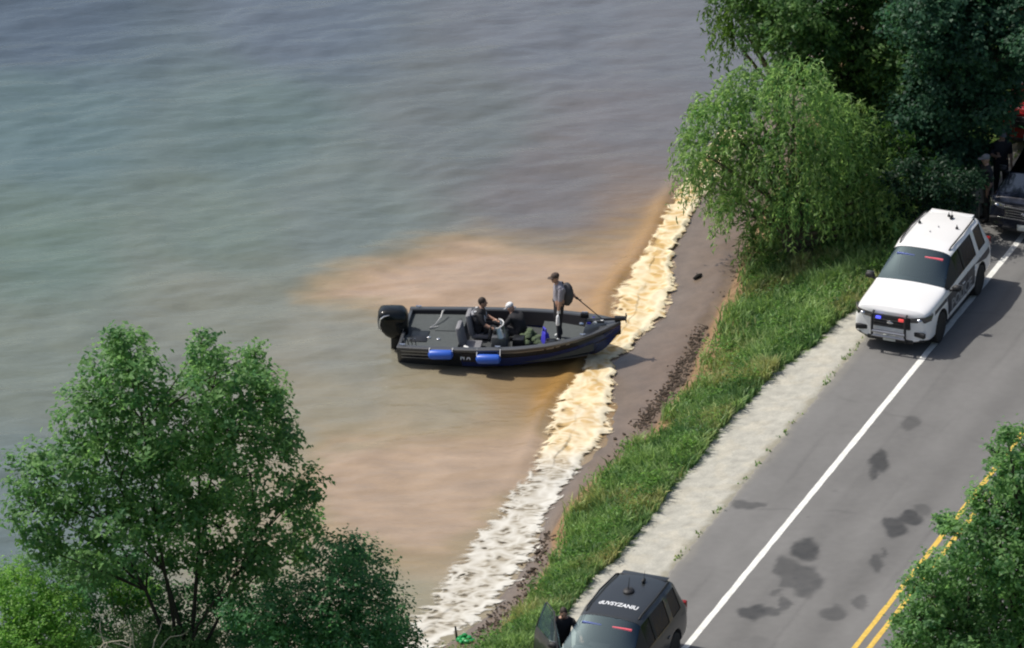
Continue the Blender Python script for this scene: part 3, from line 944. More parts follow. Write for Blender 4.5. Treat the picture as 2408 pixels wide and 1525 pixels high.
    mb = MB(); mb.ball((-1.75, .12, 1.80), (.10, .04, .05)); mb.tube([(-1.75, .12, 1.82), (-1.82, .12, 2.02)], [.008, .004], 5); mb.build('antenna', M['cladding'], root)
    # visor lights behind the windshield
    if lettering is not None or police:
        mb = MB(); mb.box((.32, -.36, 1.585), (.05, .46, .045)); mb.build('visor_light', M['blue_visor'], root, bevel=.008)
        mb = MB(); mb.box((.32, .36, 1.585), (.05, .46, .045)); mb.build('visor_light', M['red_visor'], root, bevel=.008)
    mb = MB(); mb.box((.27, 0, 1.50), (.03, .22, .07)); mb.tube([(.27, 0, 1.52), (.25, 0, 1.64)], .012, 6); mb.build('rear_view_mirror', M['interior'], root, bevel=.01)
    if police:
        # push bar
        pb = MB()
        for sy in (1, -1):
            pb = MB(); pb.tube([(2.50, sy * .42, .30), (2.66, sy * .42, .36), (2.68, sy * .42, .60), (2.66, sy * .42, .98), (2.54, sy * .42, 1.0)], .032, 8); pbo = pb.build('push_bar', M['cladding'], root)
        mb = MB(); mb.tube([(2.68, -.42, .55), (2.69, .42, .55)], .036, 8); mb.tube([(2.67, -.42, .43), (2.68, .42, .43)], .030, 8); mb.build('cross_bar', M['steel'], pbo)
        mb = MB(); mb.box((2.60, -.29, .88), (.05, .13, .065)); mb.build('blue_light', M['blue_led'], root, bevel=.01)
        mb = MB(); mb.box((2.60, .29, .88), (.05, .13, .065)); mb.build('red_light', M['red_led'], root, bevel=.01)
        # roof fittings
        for x, y in ((-1.2, .44), (-1.2, -.52), (-1.85, 0.02)):
            mb = MB(); mb.lathe([(.04, 0), (.035, .03), (.014, .05), (.008, .10)], 'z', (x, y, 1.77), 12); mb.build('roof_antenna', M['cladding'], root)
        for x, y in ((-1.1, 0), (-.75, -.1)):
            mb = MB(); mb.lathe([(.02, 0), (.018, .02)], 'z', (x, y, 1.785), 10); mb.build('roof_bolt', M['steel'], root)
        # dark livery on the doors with the department's big letters on a pale band
        for sy in (1, -1):
            ax = (0, -sy, 0)
            def slab(nm, pts, m_, off):
                # finely cut quad strip conformed to the shell
                nx, nz = 30, 8; V = []
                (x0, z0), (x1, z1), (x2, z2), (x3, z3) = pts
                for a in range(nx + 1):
                    for b in range(nz + 1):
                        u, w = a / nx, b / nz
                        V.append(((x0 * (1 - u) + x1 * u) * (1 - w) + (x3 * (1 - u) + x2 * u) * w, sy * 1.5, (z0 * (1 - u) + z1 * u) * (1 - w) + (z3 * (1 - u) + z2 * u) * w))
                F = [(a * (nz + 1) + b, (a + 1) * (nz + 1) + b, (a + 1) * (nz + 1) + b + 1, a * (nz + 1) + b + 1) for a in range(nx) for b in range(nz)]
                o = mesh_np(nm, np.array(V), F, m_, root); conform(o, bvh, ax, off); return o
            slab('livery_panel', [(1.08, .52), (-.98, .52), (-1.02, 1.0), (1.10, .98)], M['decal_dark'], .004)
            slab('livery_panel', [(2.02, .88), (1.12, .90), (1.12, .985), (1.95, .955)], M['decal_dark'], .004)
            slab('livery_panel', [(-1.95, .78), (-2.25, .82), (-2.2, .98), (-1.0, .98)], M['decal_dark'], .004)
            Mx = Matrix.Translation((.03, sy * 1.5, .665)) @ Matrix.Rotation(0 if sy < 0 else math.pi, 4, 'Z') @ Matrix.Rotation(math.pi / 2, 4, 'X')
            t = text_mesh('lettering', 'POLICE', .36, M['decal_grey'], root, Mx, bold=.008, xs=1.35); conform(t, bvh, ax, .008)
            for x in (.98, -.38, -1.30):
                mb = MB(); mb.box((x, sy * 1.002, .72), (.012, .004, .70)); s_ = mb.build('door_seam', M['interior'], root)
    if lettering:
        Mx = Matrix.Translation((-.42, 0, 3)) @ Matrix.Rotation(math.pi / 2, 4, 'Z')
        t = text_mesh('lettering', lettering, .23, M['decal_white'], root, Mx, bold=.006, xs=.68); conform(t, bvh, (0, 0, -1), .006)
        mb = MB(); mb.ball((-1.15, -.02, 1.80), (.16, .13, .05)); mb.tube([(-1.1, -.02, 1.82), (-1.2, -.02, 2.1)], [.014, .005], 6); mb.build('roof_antenna', M['cladding'], root)
    return root


# the white patrol car stands with its outer wheels on the edge line
fw, rw_ = at(2216, 800, ROADZ), at(2306, 693, ROADZ)
mid = (fw + rw_) / 2 - RN * 0.98
CAR1 = Vector((mid.x, mid.y, ROADZ - .015))
CAR_YAW = ROAD_YAW + 0.0
c1px, c1py = proj(CAR1.x, CAR1.y, ROADZ)
make_suv('patrol_car', 'white patrol car with push bar parked on the road shoulder by the willow', CAR1, CAR_YAW, M['white_paint'],
         'police vehicles along the road', police=True)


def shifted(dx, dy, z=ROADZ):
    p = at(c1px + dx, c1py + dy, z); return Vector((p.x, p.y, z - .015))


CAR2 = shifted(-732, 877)
CAR3 = shifted(308, -250)
CAR4 = shifted(322, -458)
make_suv('black_utility_car', 'black car with white roof lettering and open front door at bottom edge', CAR2, CAR_YAW, M['black_paint'],
         'police vehicles along the road', lettering='dUVSYZANIU', door=.74)
make_suv('dark_utility_car', 'dark car with chrome grille bars in tree shade behind the white patrol car', CAR3, CAR_YAW, M['navy_paint'],
         'police vehicles along the road', chrome=True)
make_suv('red_utility_car', 'red car at the right edge, half hidden in deep tree shade', CAR4, CAR_YAW, M['red_paint'])
# ------------------------------------------------------------------ fishing boat nosed onto the mud
M['hull_black'] = mat('hull_black', (0.020, 0.022, 0.028), 0.25, coat=0.5, noise=0.1, nscale=3)
M['hull_navy'] = mat('hull_navy', (0.020, 0.034, 0.15), 0.25, coat=0.6)
M['hull_silver'] = mat('hull_silver', (0.28, 0.29, 0.31), 0.35, metal=0.6)
M['carpet'] = mat('carpet', (0.070, 0.080, 0.082), 0.95, noise=0.15, nscale=14, bump=0.4, bscale=120, bdist=0.004)
M['carpet_dark'] = mat('carpet_dark', (0.050, 0.055, 0.058), 0.95, noise=0.15, nscale=14)
M['liner'] = mat('liner', (0.022, 0.020, 0.024), 0.7)
M['gunwale'] = mat('gunwale', (0.060, 0.064, 0.070), 0.35, coat=0.3)
M['seat_grey'] = mat('seat_grey', (0.20, 0.20, 0.215), 0.6, noise=0.08, nscale=9)
M['white_plastic'] = mat('white_plastic', (0.75, 0.76, 0.75), 0.35)
M['cleat'] = mat('cleat', (0.85, 0.86, 0.88), 0.12, metal=0.9)
M['fender_blue'] = mat('fender_blue', (0.030, 0.110, 0.52), 0.38, noise=0.06, nscale=5)
M['olive_cloth'] = mat('olive_cloth', (0.075, 0.105, 0.055), 0.9, noise=0.35, nscale=12, bump=0.5, bscale=30)
M['blue_cloth'] = mat('blue_cloth', (0.04, 0.035, 0.45), 0.7, noise=0.2, nscale=12)
M['black_plastic'] = mat('black_plastic', (0.014, 0.015, 0.017), 0.35)
M['engine_black'] = mat('engine_black', (0.006, 0.008, 0.009), 0.16, spec=0.3, coat=0.15)
M['vest_pale'] = mat('vest_pale', (0.33, 0.34, 0.35), 0.6, noise=.1, nscale=9)
M['windscreen'] = glass_mat('windscreen', (0.45, 0.5, 0.5), 0.25)

ps = (at(935, 822, .52) + at(966, 716, .52)) / 2
pb = at(1462, 768, .86)
BOAT_L = (Vector((pb.x, pb.y, 0)) - Vector((ps.x, ps.y, 0))).length
BOAT_YAW = math.atan2(pb.y - ps.y, pb.x - ps.x)
boat = empty('fishing_boat', (ps.x, ps.y, 0), BOAT_YAW, 'black and navy open fishing boat with outboard motor, nosed onto the muddy shore', 'boat')
boat.rotation_euler = (0, math.radians(-1.6), BOAT_YAW)
K = BOAT_L / 5.5
BX = np.array([0, 1.0, 2.0, 3.0, 3.8, 4.5, 5.0, 5.3, 5.5]) * K
HB = np.array([1.16, 1.21, 1.23, 1.18, 1.03, .76, .47, .23, .035])
GZ = np.array([.50, .505, .52, .55, .60, .67, .745, .80, .845])
CB = np.array([.98, 1.02, 1.03, .96, .78, .50, .24, .09, .01])
CZ = np.array([.02, .01, .01, .04, .10, .22, .40, .56, .72])
KZ = np.array([-.24, -.25, -.26, -.26, -.24, -.16, .02, .30, .62])
xs_ = np.linspace(0, BX[-1], 45)


def spl(a):
    # smooth interpolation through the stations
    from numpy import interp
    t = np.interp(xs_, BX, a); k = np.array([.25, .5, .25])
    for _ in range(3):
        t2 = np.convolve(np.pad(t, 1, mode='edge'), k, mode='valid'); t2[0] = t[0]; t2[-1] = t[-1]; t = t2
    return t


hb, gz, cb, cz, kz = map(spl, (HB, GZ, CB, CZ, KZ))


def deckfn(a):
    return lambda x: float(np.interp(x, xs_, a))


hbf, gzf = deckfn(hb), deckfn(gz)


def hull_strip(name, rowsfn, m, parent, close=None, shade=True):
    """loft: rowsfn(i) -> list of (y,z) for the port half; mirrored to starboard"""
    V = []; F = []; n = len(xs_); half = rowsfn(0); k = len(half)
    for sd in (1, -1):
        o = len(V)
        for i in range(n):
            for y, z in rowsfn(i): V.append((xs_[i], sd * y, z))
        for i in range(n - 1):
            for j in range(k - 1):
                q = (o + i * k + j, o + (i + 1) * k + j, o + (i + 1) * k + j + 1, o + i * k + j + 1)
                F.append(q if sd > 0 else q[::-1])
    mb = MB(); mb.add(V, F)
    return mb, k


# outer hull: bottom, side with two spray strakes
def rows_side(i):
    y0, z0, y1, z1 = cb[i], cz[i], hb[i], gz[i]
    r = [(0, kz[i]), (y0 * .5, kz[i] + (z0 - kz[i]) * .55), (y0, z0)]
    for t in (.12, .30, .33, .52, .55, .86): r.append((y0 + (y1 - y0) * (t ** .8), z0 + (z1 - z0) * t))
    s = .012
    r[5] = (r[5][0] + s, r[5][1]); r[7] = (r[7][0] + s, r[7][1])
    r.append((y1, z1))
    return r


mb, k = hull_strip('hull', rows_side, None, None)
# transom
tr = rows_side(0); nn = len(xs_) * k
F = [tuple(range(0, k)) + tuple(nn + j for j in range(k - 1, -1, -1))]
mb.f += F; mb.m += [0]
hull_m = [M['hull_black'], M['hull_navy']]
# the lower topsides are navy
for fi, f in enumerate(mb.f):
    js = [v % k for v in f]
    if len(f) == 4 and max(js) <= 6 and min(v % nn // k for v in f) > 12: mb.m[fi] = 1
hull = mb.build('hull', hull_m, boat)

# gunwale cap: an inward rolled rail
def rows_gun(i):
    w = min(.15, hb[i] * .6)
    return [(hb[i] + .018, gz[i] - .045), (hb[i] + .022, gz[i] + .01), (hb[i] - .01, gz[i] + .028), (hb[i] - w + .02, gz[i] + .024), (max(hb[i] - w, 0), gz[i] - .01)]
hull_strip('gunwale', rows_gun, None, None)[0].build('gunwale', M['gunwale'], boat)


def rows_in(i):
    w = min(.15, hb[i] * .6)
    x = xs_[i]
    return [(max(hb[i] - w, 0), gz[i] - .005), (max(hb[i] - w - .04, 0), max(gz[i] - .34, .12))]
hull_strip('inner_wall', rows_in, None, None)[0].build('inner_wall', M['liner'], boat)


def deck(name, x0, x1, z, m, inset=.17, thick=.04):
    n = 24; V = []; X = np.linspace(x0, x1, n)
    for x in X:
        h = max(hbf(x) - inset, .03)
        for y in (-h, -h * .5, 0, h * .5, h): V.append((x, y, z if not callable(z) else z(x)))
    V2 = [(a, b, c - thick) for a, b, c in V]; F = []
    for i in range(n - 1):
        for j in range(4):
            q = (i * 5 + j, (i + 1) * 5 + j, (i + 1) * 5 + j + 1, i * 5 + j + 1); F.append(q); F.append(tuple(v + n * 5 for v in q[::-1]))
    for i in range(n - 1):
        for j in (0, 4):
            F.append((i * 5 + j, (i + 1) * 5 + j, (i + 1) * 5 + j + n * 5, i * 5 + j + n * 5))
    for j in range(4):
        for i in (0, n - 1): F.append((i * 5 + j, i * 5 + j + 1, i * 5 + j + 1 + n * 5, i * 5 + j + n * 5))
    mb = MB(); mb.add(V + V2, F)
    return mb.build(name, m, boat, shade=False)


L = BX[-1]
deck('floor', .05, L - .75, .17, M['carpet_dark'])
rear = deck('rear_deck', .03, 1.42, .40, M['carpet'], thick=.24)
deck('bow_deck', 3.30, L - .62, lambda x: .36 + .045 * (x - 3.3), M['carpet'], thick=.20)
deck('bow_panel', L - .86, L - .04, lambda x: gzf(x) + .012 - .0 * x, M['gunwale'], inset=.05, thick=.05)
mb = MB(); mb.box((.04, 0, .40), (.08, 2.1, .22)); mb.build('transom_cap', M['gunwale'], boat, bevel=.02)
# hatch, well, lids
mb = MB(); mb.box((.42, -.28, .412), (.42, .62, .02)); mb.build('splash_well', M['black_plastic'], rear, bevel=.01)
mb = MB(); mb.box((1.02, .45, .41), (.55, .75, .014)); mb.build('hatch', M['carpet'], rear, bevel=.006)
for x, y in ((.66, -.34), (.90, -.42)):
    mb = MB(); mb.lathe([(.045, 0), (.045, .02), (.03, .03)], 'z', (x, y, .405), 14); mb.build('deck_fitting', M['cleat'], rear)
# cleats on the rail
for x, sd in ((.14, -1), (2.55, -1), (4.62, -1), (.22, 1), (2.62, 1), (4.5, 1)):
    y = sd * (hbf(x * K) - .07); z = gzf(x * K) + .03
    mb = MB(); mb.tube([(x * K - .07, y, z + .045), (x * K, y, z + .03), (x * K + .07, y, z + .045)], [.014, .022, .014], 7); mb.tube([(x * K, y, z - .01), (x * K, y, z + .04)], .02, 7)
    mb.build('cleat', M['cleat'], boat)
# rod holders by the transom
for k_ in range(4):
    mb = MB(); mb.tube([(.16 + .09 * k_, -.86, .40), (.13 + .09 * k_, -.87, .62)], .016, 6); mb.build('rod_holder', M['steel'], boat)
# side graphics on starboard and port: stripes aft, registration letters, broken stripe forward
for sd in (-1, 1):
    def side_pt(x, t, off=.014):
        y0, z0, y1, z1 = (float(np.interp(x, xs_, a)) for a in (cb, cz, hb, gz))
        return (x, sd * (y0 + (y1 - y0) * t ** .8 + off), z0 + (z1 - z0) * t)
    def stripe(nm, x0, x1, t0, t1, m, n=14):
        V = []
        for a in range(n + 1):
            x = x0 + (x1 - x0) * a / n
            V.append(side_pt(x, t0)); V.append(side_pt(x, t1))
        F = [(2 * a, 2 * a + 2, 2 * a + 3, 2 * a + 1) for a in range(n)]
        mesh_np(nm, np.array(V), F, m, hull)
    for t in (.40, .60, .80): stripe('stripe', .10, .78, t, t + .055, M['hull_silver'], 6)
    stripe('stripe', 2.45, 3.55, .80, .87, M['hull_silver'])
    stripe('stripe', 3.60, 3.78, .80, .88, M['hull_silver'], 3); stripe('stripe', 3.82, 3.92, .80, .88, M['hull_silver'], 3)
    stripe('stripe', 4.06, 4.14, .80, .90, M['hull_silver'], 3); stripe('stripe', 4.10, 5.20, .86, .92, M['hull_silver'])
    stripe('name_plate', 1.58, 2.02, .30, .80, M['liner'], 8)
    p = side_pt(1.66, .58, .02)
    tilt = math.atan2(.2, .5)
    Mx = Matrix.Translation(p) @ Matrix.Rotation(0 if sd < 0 else math.pi, 4, 'Z') @ Matrix.Rotation(math.pi / 2 - .35, 4, 'X')
    text_mesh('lettering', 'M A', .17, M['decal_white'], hull, Mx, bold=.004, xs=.85)

# console with windscreen and wheel, ahead of the helm seat (starboard)
cons = MB(); cons.box((2.42, -.52, .42), (.42, .62, .52), taper=.86); con = cons.build('console', M['gunwale'], boat, bevel=.04)
mb = MB()
V = []
for a in range(9):
    t = math.pi * (a / 8 - .5)
    V.append((2.42 + .20 * math.cos(t), -.52 + .32 * math.sin(t), .66)); V.append((2.36 + .15 * math.cos(t), -.52 + .27 * math.sin(t), .92))
mb.add(V, [(2 * a, 2 * a + 2, 2 * a + 3, 2 * a + 1) for a in range(8)]); ws_ = mb.build('windscreen', M['windscreen'], con)
mb = MB(); mb.tube([V[2 * a + 1] for a in range(9)], .014, 6); mb.build('windscreen_trim', M['white_plastic'], ws_)
mb = MB(); mb.tube([(2.17 + .03 * math.sin(t), -.52 + .17 * math.cos(t), .68 + .16 * math.sin(t)) for t in np.linspace(0, 6.283, 17)], .014, 6); mb.build('steering_wheel', M['black_plastic'], con)
mb = MB(); mb.box((2.30, -.50, .70), (.06, .26, .16)); mb.build('screen', M['black_plastic'], con, bevel=.01)


def boat_seat(x, y, m):
    mb = MB(); mb.box((x, y, .27), (.46, .48, .10)); st = mb.build('seat', m, boat, bevel=.035)
    mb = MB(); mb.box((x - .26, y, .56), (.13, .50, .56), M=Matrix.Rotation(-.18, 3, 'Y')); mb.build('backrest', m, st, bevel=.05)
    mb = MB(); mb.tube([(x, y, .16), (x, y, .26)], .05, 8); mb.build('pedestal', M['black_plastic'], st)


boat_seat(1.72, -.42, M['seat_grey'])
boat_seat(1.86, .30, M['seat_grey'])

# outboard motor
eng = empty('outboard_motor', (0, 0, 0)); eng.parent = boat; eng.location = (-.12, .0, -.10); eng.rotation_euler = (0, .02, math.radians(7))
eng.scale = (.88, .9, .9)
mb = MB()
prof = [(.44, .20, .22), (.52, .27, .30), (.70, .33, .34), (.95, .345, .34), (1.12, .33, .315), (1.21, .27, .26), (1.245, .16, .16)]
V = []; F = []; n_ = 20
for z, rx, ry in prof:
    for k_ in range(n_):
        t = 2 * math.pi * k_ / n_; cx, sx = math.cos(t), math.sin(t)
        e = .48
        V.append((-.02 - (.10 if z > .6 else .04) + rx * 1.22 * math.copysign(abs(cx) ** e, cx) - .08 * (z - .44), ry * math.copysign(abs(sx) ** e, sx), z))
for i in range(len(prof) - 1):
    for k_ in range(n_): F.append((i * n_ + k_, i * n_ + (k_ + 1) % n_, (i + 1) * n_ + (k_ + 1) % n_, (i + 1) * n_ + k_))
F.append(tuple((len(prof) - 1) * n_ + k_ for k_ in range(n_))); F.append(tuple(range(n_ - 1, -1, -1)))
mb.add(V, F); cowl = mb.build('cowling', M['engine_black'], eng)
mb = MB(); mb.box((-.10, 0, .18), (.26, .22, .62)); mb.box((-.10, 0, -.30), (.22, .10, .5)); mb.build('midsection', M['black_plastic'], eng, bevel=.04)
mb = MB(); mb.box((.16, 0, .34), (.22, .34, .34)); mb.build('clamp_bracket', M['black_plastic'], eng, bevel=.02)
mb = MB(); mb.tube([(-.50, -.30, .72), (-.525, -.31, .88), (-.50, -.30, 1.04), (-.40, -.31, 1.13), (-.26, -.305, 1.16)], [.012, .022, .022, .018, .010], 6); mb.build('silver_stripe', M['cleat'], cowl)
mb = MB(); mb.tube([(-.555, -.03, .62), (-.585, .0, .9), (-.56, .0, 1.06)], [.012, .02, .012], 6); mb.build('silver_stripe', M['steel'], cowl)
mb = MB(); mb.tube([(.08, -.335, .62), (.13, -.34, .78)], .010, 5); mb.build('silver_stripe', M['steel'], cowl)
# two long blue fenders hanging on the starboard side
for x, t in ((1.09, .86), (2.24, .50)):
    fo = MB()
    y = -(hbf(x) + .125); z = gzf(x) - (.07 if t > .8 else .17)
    fo.lathe([(.03, -.30), (.10, -.265), (.118, -.22), (.118, .22), (.10, .265), (.03, .30)], 'x', (0, 0, 0), 18)
    f_ = fo.build('boat_fender', M['fender_blue'], None, loc=None)
    tag(f_, 'blue boat fender hanging near the stern of the boat' if t > .8 else 'lower blue boat fender hanging amidships beside the white letters', 'fender', 'blue fenders on the boat side')
    f_.matrix_world = boat.matrix_basis @ Matrix.Translation((x, y, z)) @ Matrix.Rotation(-.02, 4, 'Y')
    for e in (-.28, .28):
        mb = MB(); mb.tube([(e, 0, 0), (e, .06, .10), (e, .14, .20 if t < .8 else .11)], .010, 5); mb.build('rope', M['white_plastic'], f_)
# trolling motor on the bow
tm = empty('trolling_motor', (0, 0, 0)); tm.parent = boat; tm.location = (L - .30, .0, gzf(L - .3) + .03)
mb = MB(); mb.tube([(-.55, -.06, .06), (.34, .02, .10)], .034, 8); mb.build('shaft', M['black_plastic'], tm)
mb = MB(); mb.tube([(.16, .02, .09), (.42, .02, .11)], [.075, .055], 12); mb.build('motor_housing', M['black_plastic'], tm)
mb = MB(); mb.box((.43, .02, .12), (.02, .05, .24)); mb.box((.43, .02, .12), (.02, .24, .05)); mb.build('propeller', M['black_plastic'], tm)
mb = MB(); mb.box((-.30, -.02, .05), (.42, .20, .07)); mb.build('mount', M['gunwale'], tm, bevel=.01)
for x, y, m_ in ((-.62, -.26, 'cleat'), (-.44, -.22, 'blue_cloth'), (-.30, -.18, 'white_plastic'), (-.14, -.08, 'white_plastic'), (-.36, .08, 'blue_cloth')):
    mb = MB(); mb.ball((x, y, .06), (.06, .035, .035), 8); mb.build('fitting', M[m_], tm)
mb = MB(); mb.box((-.58, .10, .12), (.20, .13, .12)); mb.build('control_head', M['black_plastic'], tm, bevel=.02)

BM = boat.matrix_basis.copy()


def on_boat(x, y, z): return BM @ Vector((x, y, z))


def boat_thing(o):
    o.matrix_world = BM @ o.matrix_basis
    return o


# gear lying in the boat: own things
random.seed(3)
mb = MB()
for k_ in range(26):
    a = random.random() * 6.28; r = random.random() ** .5
    mb.ball((.26 * r * math.cos(a), .22 * r * math.sin(a), .10 + .28 * (1 - r) * random.random()), (.10 + .05 * random.random(), .09, .06), 8, M=Matrix.Rotation(a, 3, 'Z'))
g = mb.build('gear_bag', M['olive_cloth'], None); g.location = (3.10, -.12, .26)
tag(boat_thing(g), 'olive green net gear bag heaped on the boat floor', 'bag')
mb = MB(); mb.box((0, 0, .16), (.16, .34, .34), taper=.6); mb.tube([(-.02, -.1, .3), (-.02, -.08, .44), (-.02, .06, .44), (-.02, .1, .3)], .025, 6)
g = mb.build('life_jacket', M['blue_cloth'], None, bevel=.03); g.location = (3.50, -.36, .33); g.rotation_euler = (0, 0, .5)
tag(boat_thing(g), 'bright blue life jacket propped up beside the olive bag', 'life jacket')
mb = MB(); mb.box((0, 0, .10), (.30, .22, .20)); mb.tube([(-.1, 0, .2), (-.1, 0, .25), (.1, 0, .25), (.1, 0, .2)], .014, 6)
g = mb.build('tackle_box', M['black_plastic'], None, bevel=.015); g.location = (3.68, -.62, .36)
tag(boat_thing(g), 'small black tackle box on the bow deck next to the blue jacket', 'box')
mb = MB(); mb.box((0, 0, .14), (.30, .34, .28), taper=.9)
g = mb.build('battery_box', M['black_plastic'], None, bevel=.02); g.location = (2.84, -.30, .20)
tag(boat_thing(g), 'dark box between the console and the olive bag', 'box')
mb = MB(); mb.tube([(0, 0, 0), (.16, .02, .03), (.28, -.02, .02)], [.03, .026, .02], 7)
g = mb.build('paddle_glove', M['white_plastic'], None); g.location = (1.60, -.86, .45); g.rotation_euler = (0, 0, -1.0)
tag(boat_thing(g), 'pair of white straps lying by the blue fender on the rail', 'strap')
mb = MB(); mb.tube([(.86, .92, .56), (.84, .80, .60), (.82, .60, .52), (.72, .34, .44), (.60, .16, .43), (.80, .26, .43)], .017, 6)
g = mb.build('hose', mat('hose_grey', (.5, .5, .49), .5), None)
tag(boat_thing(g), 'pale grey hose trailing from the far rail over the rear deck', 'hose')
mb = MB(); mb.tube([(.0, 0, 0), (.55, .15, .02)], .007, 5)
g = mb.build('thin_rod', M['steel'], None); g.location = (4.3, .45, .50)
tag(boat_thing(g), 'thin pale rod leaning at the bow behind the standing person', 'rod')
# ------------------------------------------------------------------ people
def cloth(name, c, r=.85): return mat(name, c, r, noise=.15, nscale=12, bump=.3, bscale=18, bdist=.01)


M['grey_shirt'] = cloth('grey_shirt', (.27, .26, .30)); M['dark_trousers'] = cloth('dark_trousers', (.022, .022, .026)); M['brown_trousers'] = cloth('brown_trousers', (.050, .030, .030))
M['dark_shirt'] = cloth('dark_shirt', (.020, .020, .024)); M['shoe_dark'] = cloth('shoe_dark', (.02, .018, .016)); M['shoe_white'] = cloth('shoe_white', (.6, .62, .62))
M['vest_dark'] = cloth('vest_dark', (.055, .055, .062)); M['vest_grey'] = cloth('vest_grey', (.24, .245, .27)); M['cap_brown'] = cloth('cap_brown', (.07, .05, .04)); M['cap_grey'] = cloth('cap_grey', (.20, .20, .22))
M['glove_white'] = cloth('glove_white', (.72, .73, .75))


def person(name, label, loc, yaw, J, mats, head_turn=0.0, head_tilt=0.0, group=None):
    """J: joint dict in metres, x forward, y left, z up. mats: shirt, trousers, shoes, sleeve(forearm), hand"""
    root = empty(name, loc, yaw, label, 'person', group)
    order = list(J.keys()); idx = {k: i for i, k in enumerate(order)}
    rad = {'pelvis': .155, 'waist': .150, 'chest': .17, 'upchest': .145, 'neck': .06, 'skull': .06, 'shl': .082, 'shr': .082, 'ell': .056, 'elr': .056, 'wrl': .031, 'wrr': .031,
           'hil': .115, 'hir': .115, 'knl': .080, 'knr': .080, 'anl': .056, 'anr': .044, 'tol': .038, 'tor': .038, 'hel': .042, 'her': .042, 'hal': .034, 'har': .034}
    E = [('pelvis', 'waist', 0), ('waist', 'chest', 0), ('chest', 'upchest', 0), ('upchest', 'neck', 0), ('neck', 'skull', 4), ('upchest', 'shl', 0), ('upchest', 'shr', 0), ('shl', 'ell', 0), ('shr', 'elr', 0),
         ('ell', 'wrl', 3), ('elr', 'wrr', 3), ('wrl', 'hal', 5), ('wrr', 'har', 6), ('pelvis', 'hil', 1), ('pelvis', 'hir', 1), ('hil', 'knl', 1), ('hir', 'knr', 1), ('knl', 'anl', 1), ('knr', 'anr', 1),
         ('anl', 'tol', 2), ('anr', 'tor', 2)]
    me = bpy.data.meshes.new('body')
    me.from_pydata([J[k] for k in order], [(idx[a], idx[b]) for a, b, _ in E], [])
    o = bpy.data.objects.new('body', me); COL.objects.link(o)
    o.modifiers.new('skin', 'SKIN')
    for k in order:
        r = rad.get(k, .05); sv = me.skin_vertices[0].data[idx[k]]
        sv.radius = (r, r * (1.2 if k in ('chest', 'upchest', 'pelvis', 'waist') else 1)); sv.use_root = (k == 'pelvis')
    s = o.modifiers.new('sub', 'SUBSURF'); s.levels = 2; s.render_levels = 2
    dg = bpy.context.evaluated_depsgraph_get(); dg.update()
    out = bpy.data.meshes.new_from_object(o.evaluated_get(dg)); bpy.data.objects.remove(o)
    out.name = 'body'
    # nearest bone decides the cloth
    segs = [(Vector(J[a]), Vector(J[b]), m) for a, b, m in E]
    bm = bmesh.new(); bm.from_mesh(out)
    for f in bm.faces:
        c = f.calc_center_median(); best = 1e9
        for a, b, m in segs:
            d = b - a; t = max(0, min(1, (c - a).dot(d) / max(d.length_squared, 1e-9))); dist = (a + d * t - c).length
            if dist < best: best = dist; f.material_index = m
        f.smooth = True
    # head with face, fingers: added to the same body mesh
    mb = MB()
    H = Vector(J['skull']) + Vector((.015, 0, .075)); R = Matrix.Rotation(head_turn, 3, 'Z') @ Matrix.Rotation(head_tilt, 3, 'Y')
    mb.ball(H, (.098, .078, .122), 16, 4, M=R); mb.ball(H + R @ Vector((.03, 0, -.065)), (.065, .058, .055), 12, 4, M=R)
    mb.ball(H + R @ Vector((.100, 0, -.012)), (.020, .014, .026), 8, 4, M=R)
    for sy in (1, -1):
        mb.ball(H + R @ Vector((-.005, sy * .080, -.01)), (.022, .010, .032), 8, 4, M=R)
        mb.ball(H + R @ Vector((.083, sy * .032, .012)), (.012, .014, .009), 8, 7, M=R)
    mb.ball(H + R @ Vector((.090, 0, -.062)), (.010, .024, .007), 8, 7, M=R)
    for wr, ha, mi in (('wrl', 'hal', 5), ('wrr', 'har', 6)):
        a, b = Vector(J[wr]), Vector(J[ha]); d = (b - a).normalized(); sdv = d.cross(Vector((1, 0, 0)) if abs(d.x) < .8 else Vector((0, 0, 1))).normalized(); nv = d.cross(sdv)
        for q, ln in enumerate((.062, .075, .080, .068)):
            p0 = b + sdv * (.030 - .02 * q); mb.tube([p0, p0 + d * ln * .55 + nv * .006, p0 + d * ln * .9 + nv * .03], [.0095, .009, .006], 6, mi)
        mb.tube([a + d * .03 + sdv * .03, a + d * .06 + sdv * .055, a + d * .10 + sdv * .05 + nv * .02], [.012, .010, .007], 6, mi)
    o2 = len(bm.verts)
    vs = [bm.verts.new(p) for p in mb.v]
    for f, m in zip(mb.f, mb.m):
        try:
            nf = bm.faces.new([vs[i] for i in f]); nf.material_index = m; nf.smooth = True
        except ValueError: pass
    bmesh.ops.recalc_face_normals(bm, faces=bm.faces)
    out.materials.clear()
    for m in mats[:7] + [M['hair']]: out.materials.append(m)
    bm.to_mesh(out); bm.free()
    b = obj('body', out, root)
    return root, H, R


def cap(root, H, R, m, brim=True):
    mb = MB(); mb.ball(H + R @ Vector((-.008, 0, .055)), (.112, .092, .082), 14, M=R)
    if brim: mb.ball(H + R @ Vector((.115, 0, .045)), (.085, .075, .012), 12, M=R)
    mb.build('cap', m, root)


def hair(root, H, R):
    mb = MB(); mb.ball(H + R @ Vector((-.018, 0, .03)), (.104, .086, .108), 14, M=R); mb.build('hair', M['hair'], root)


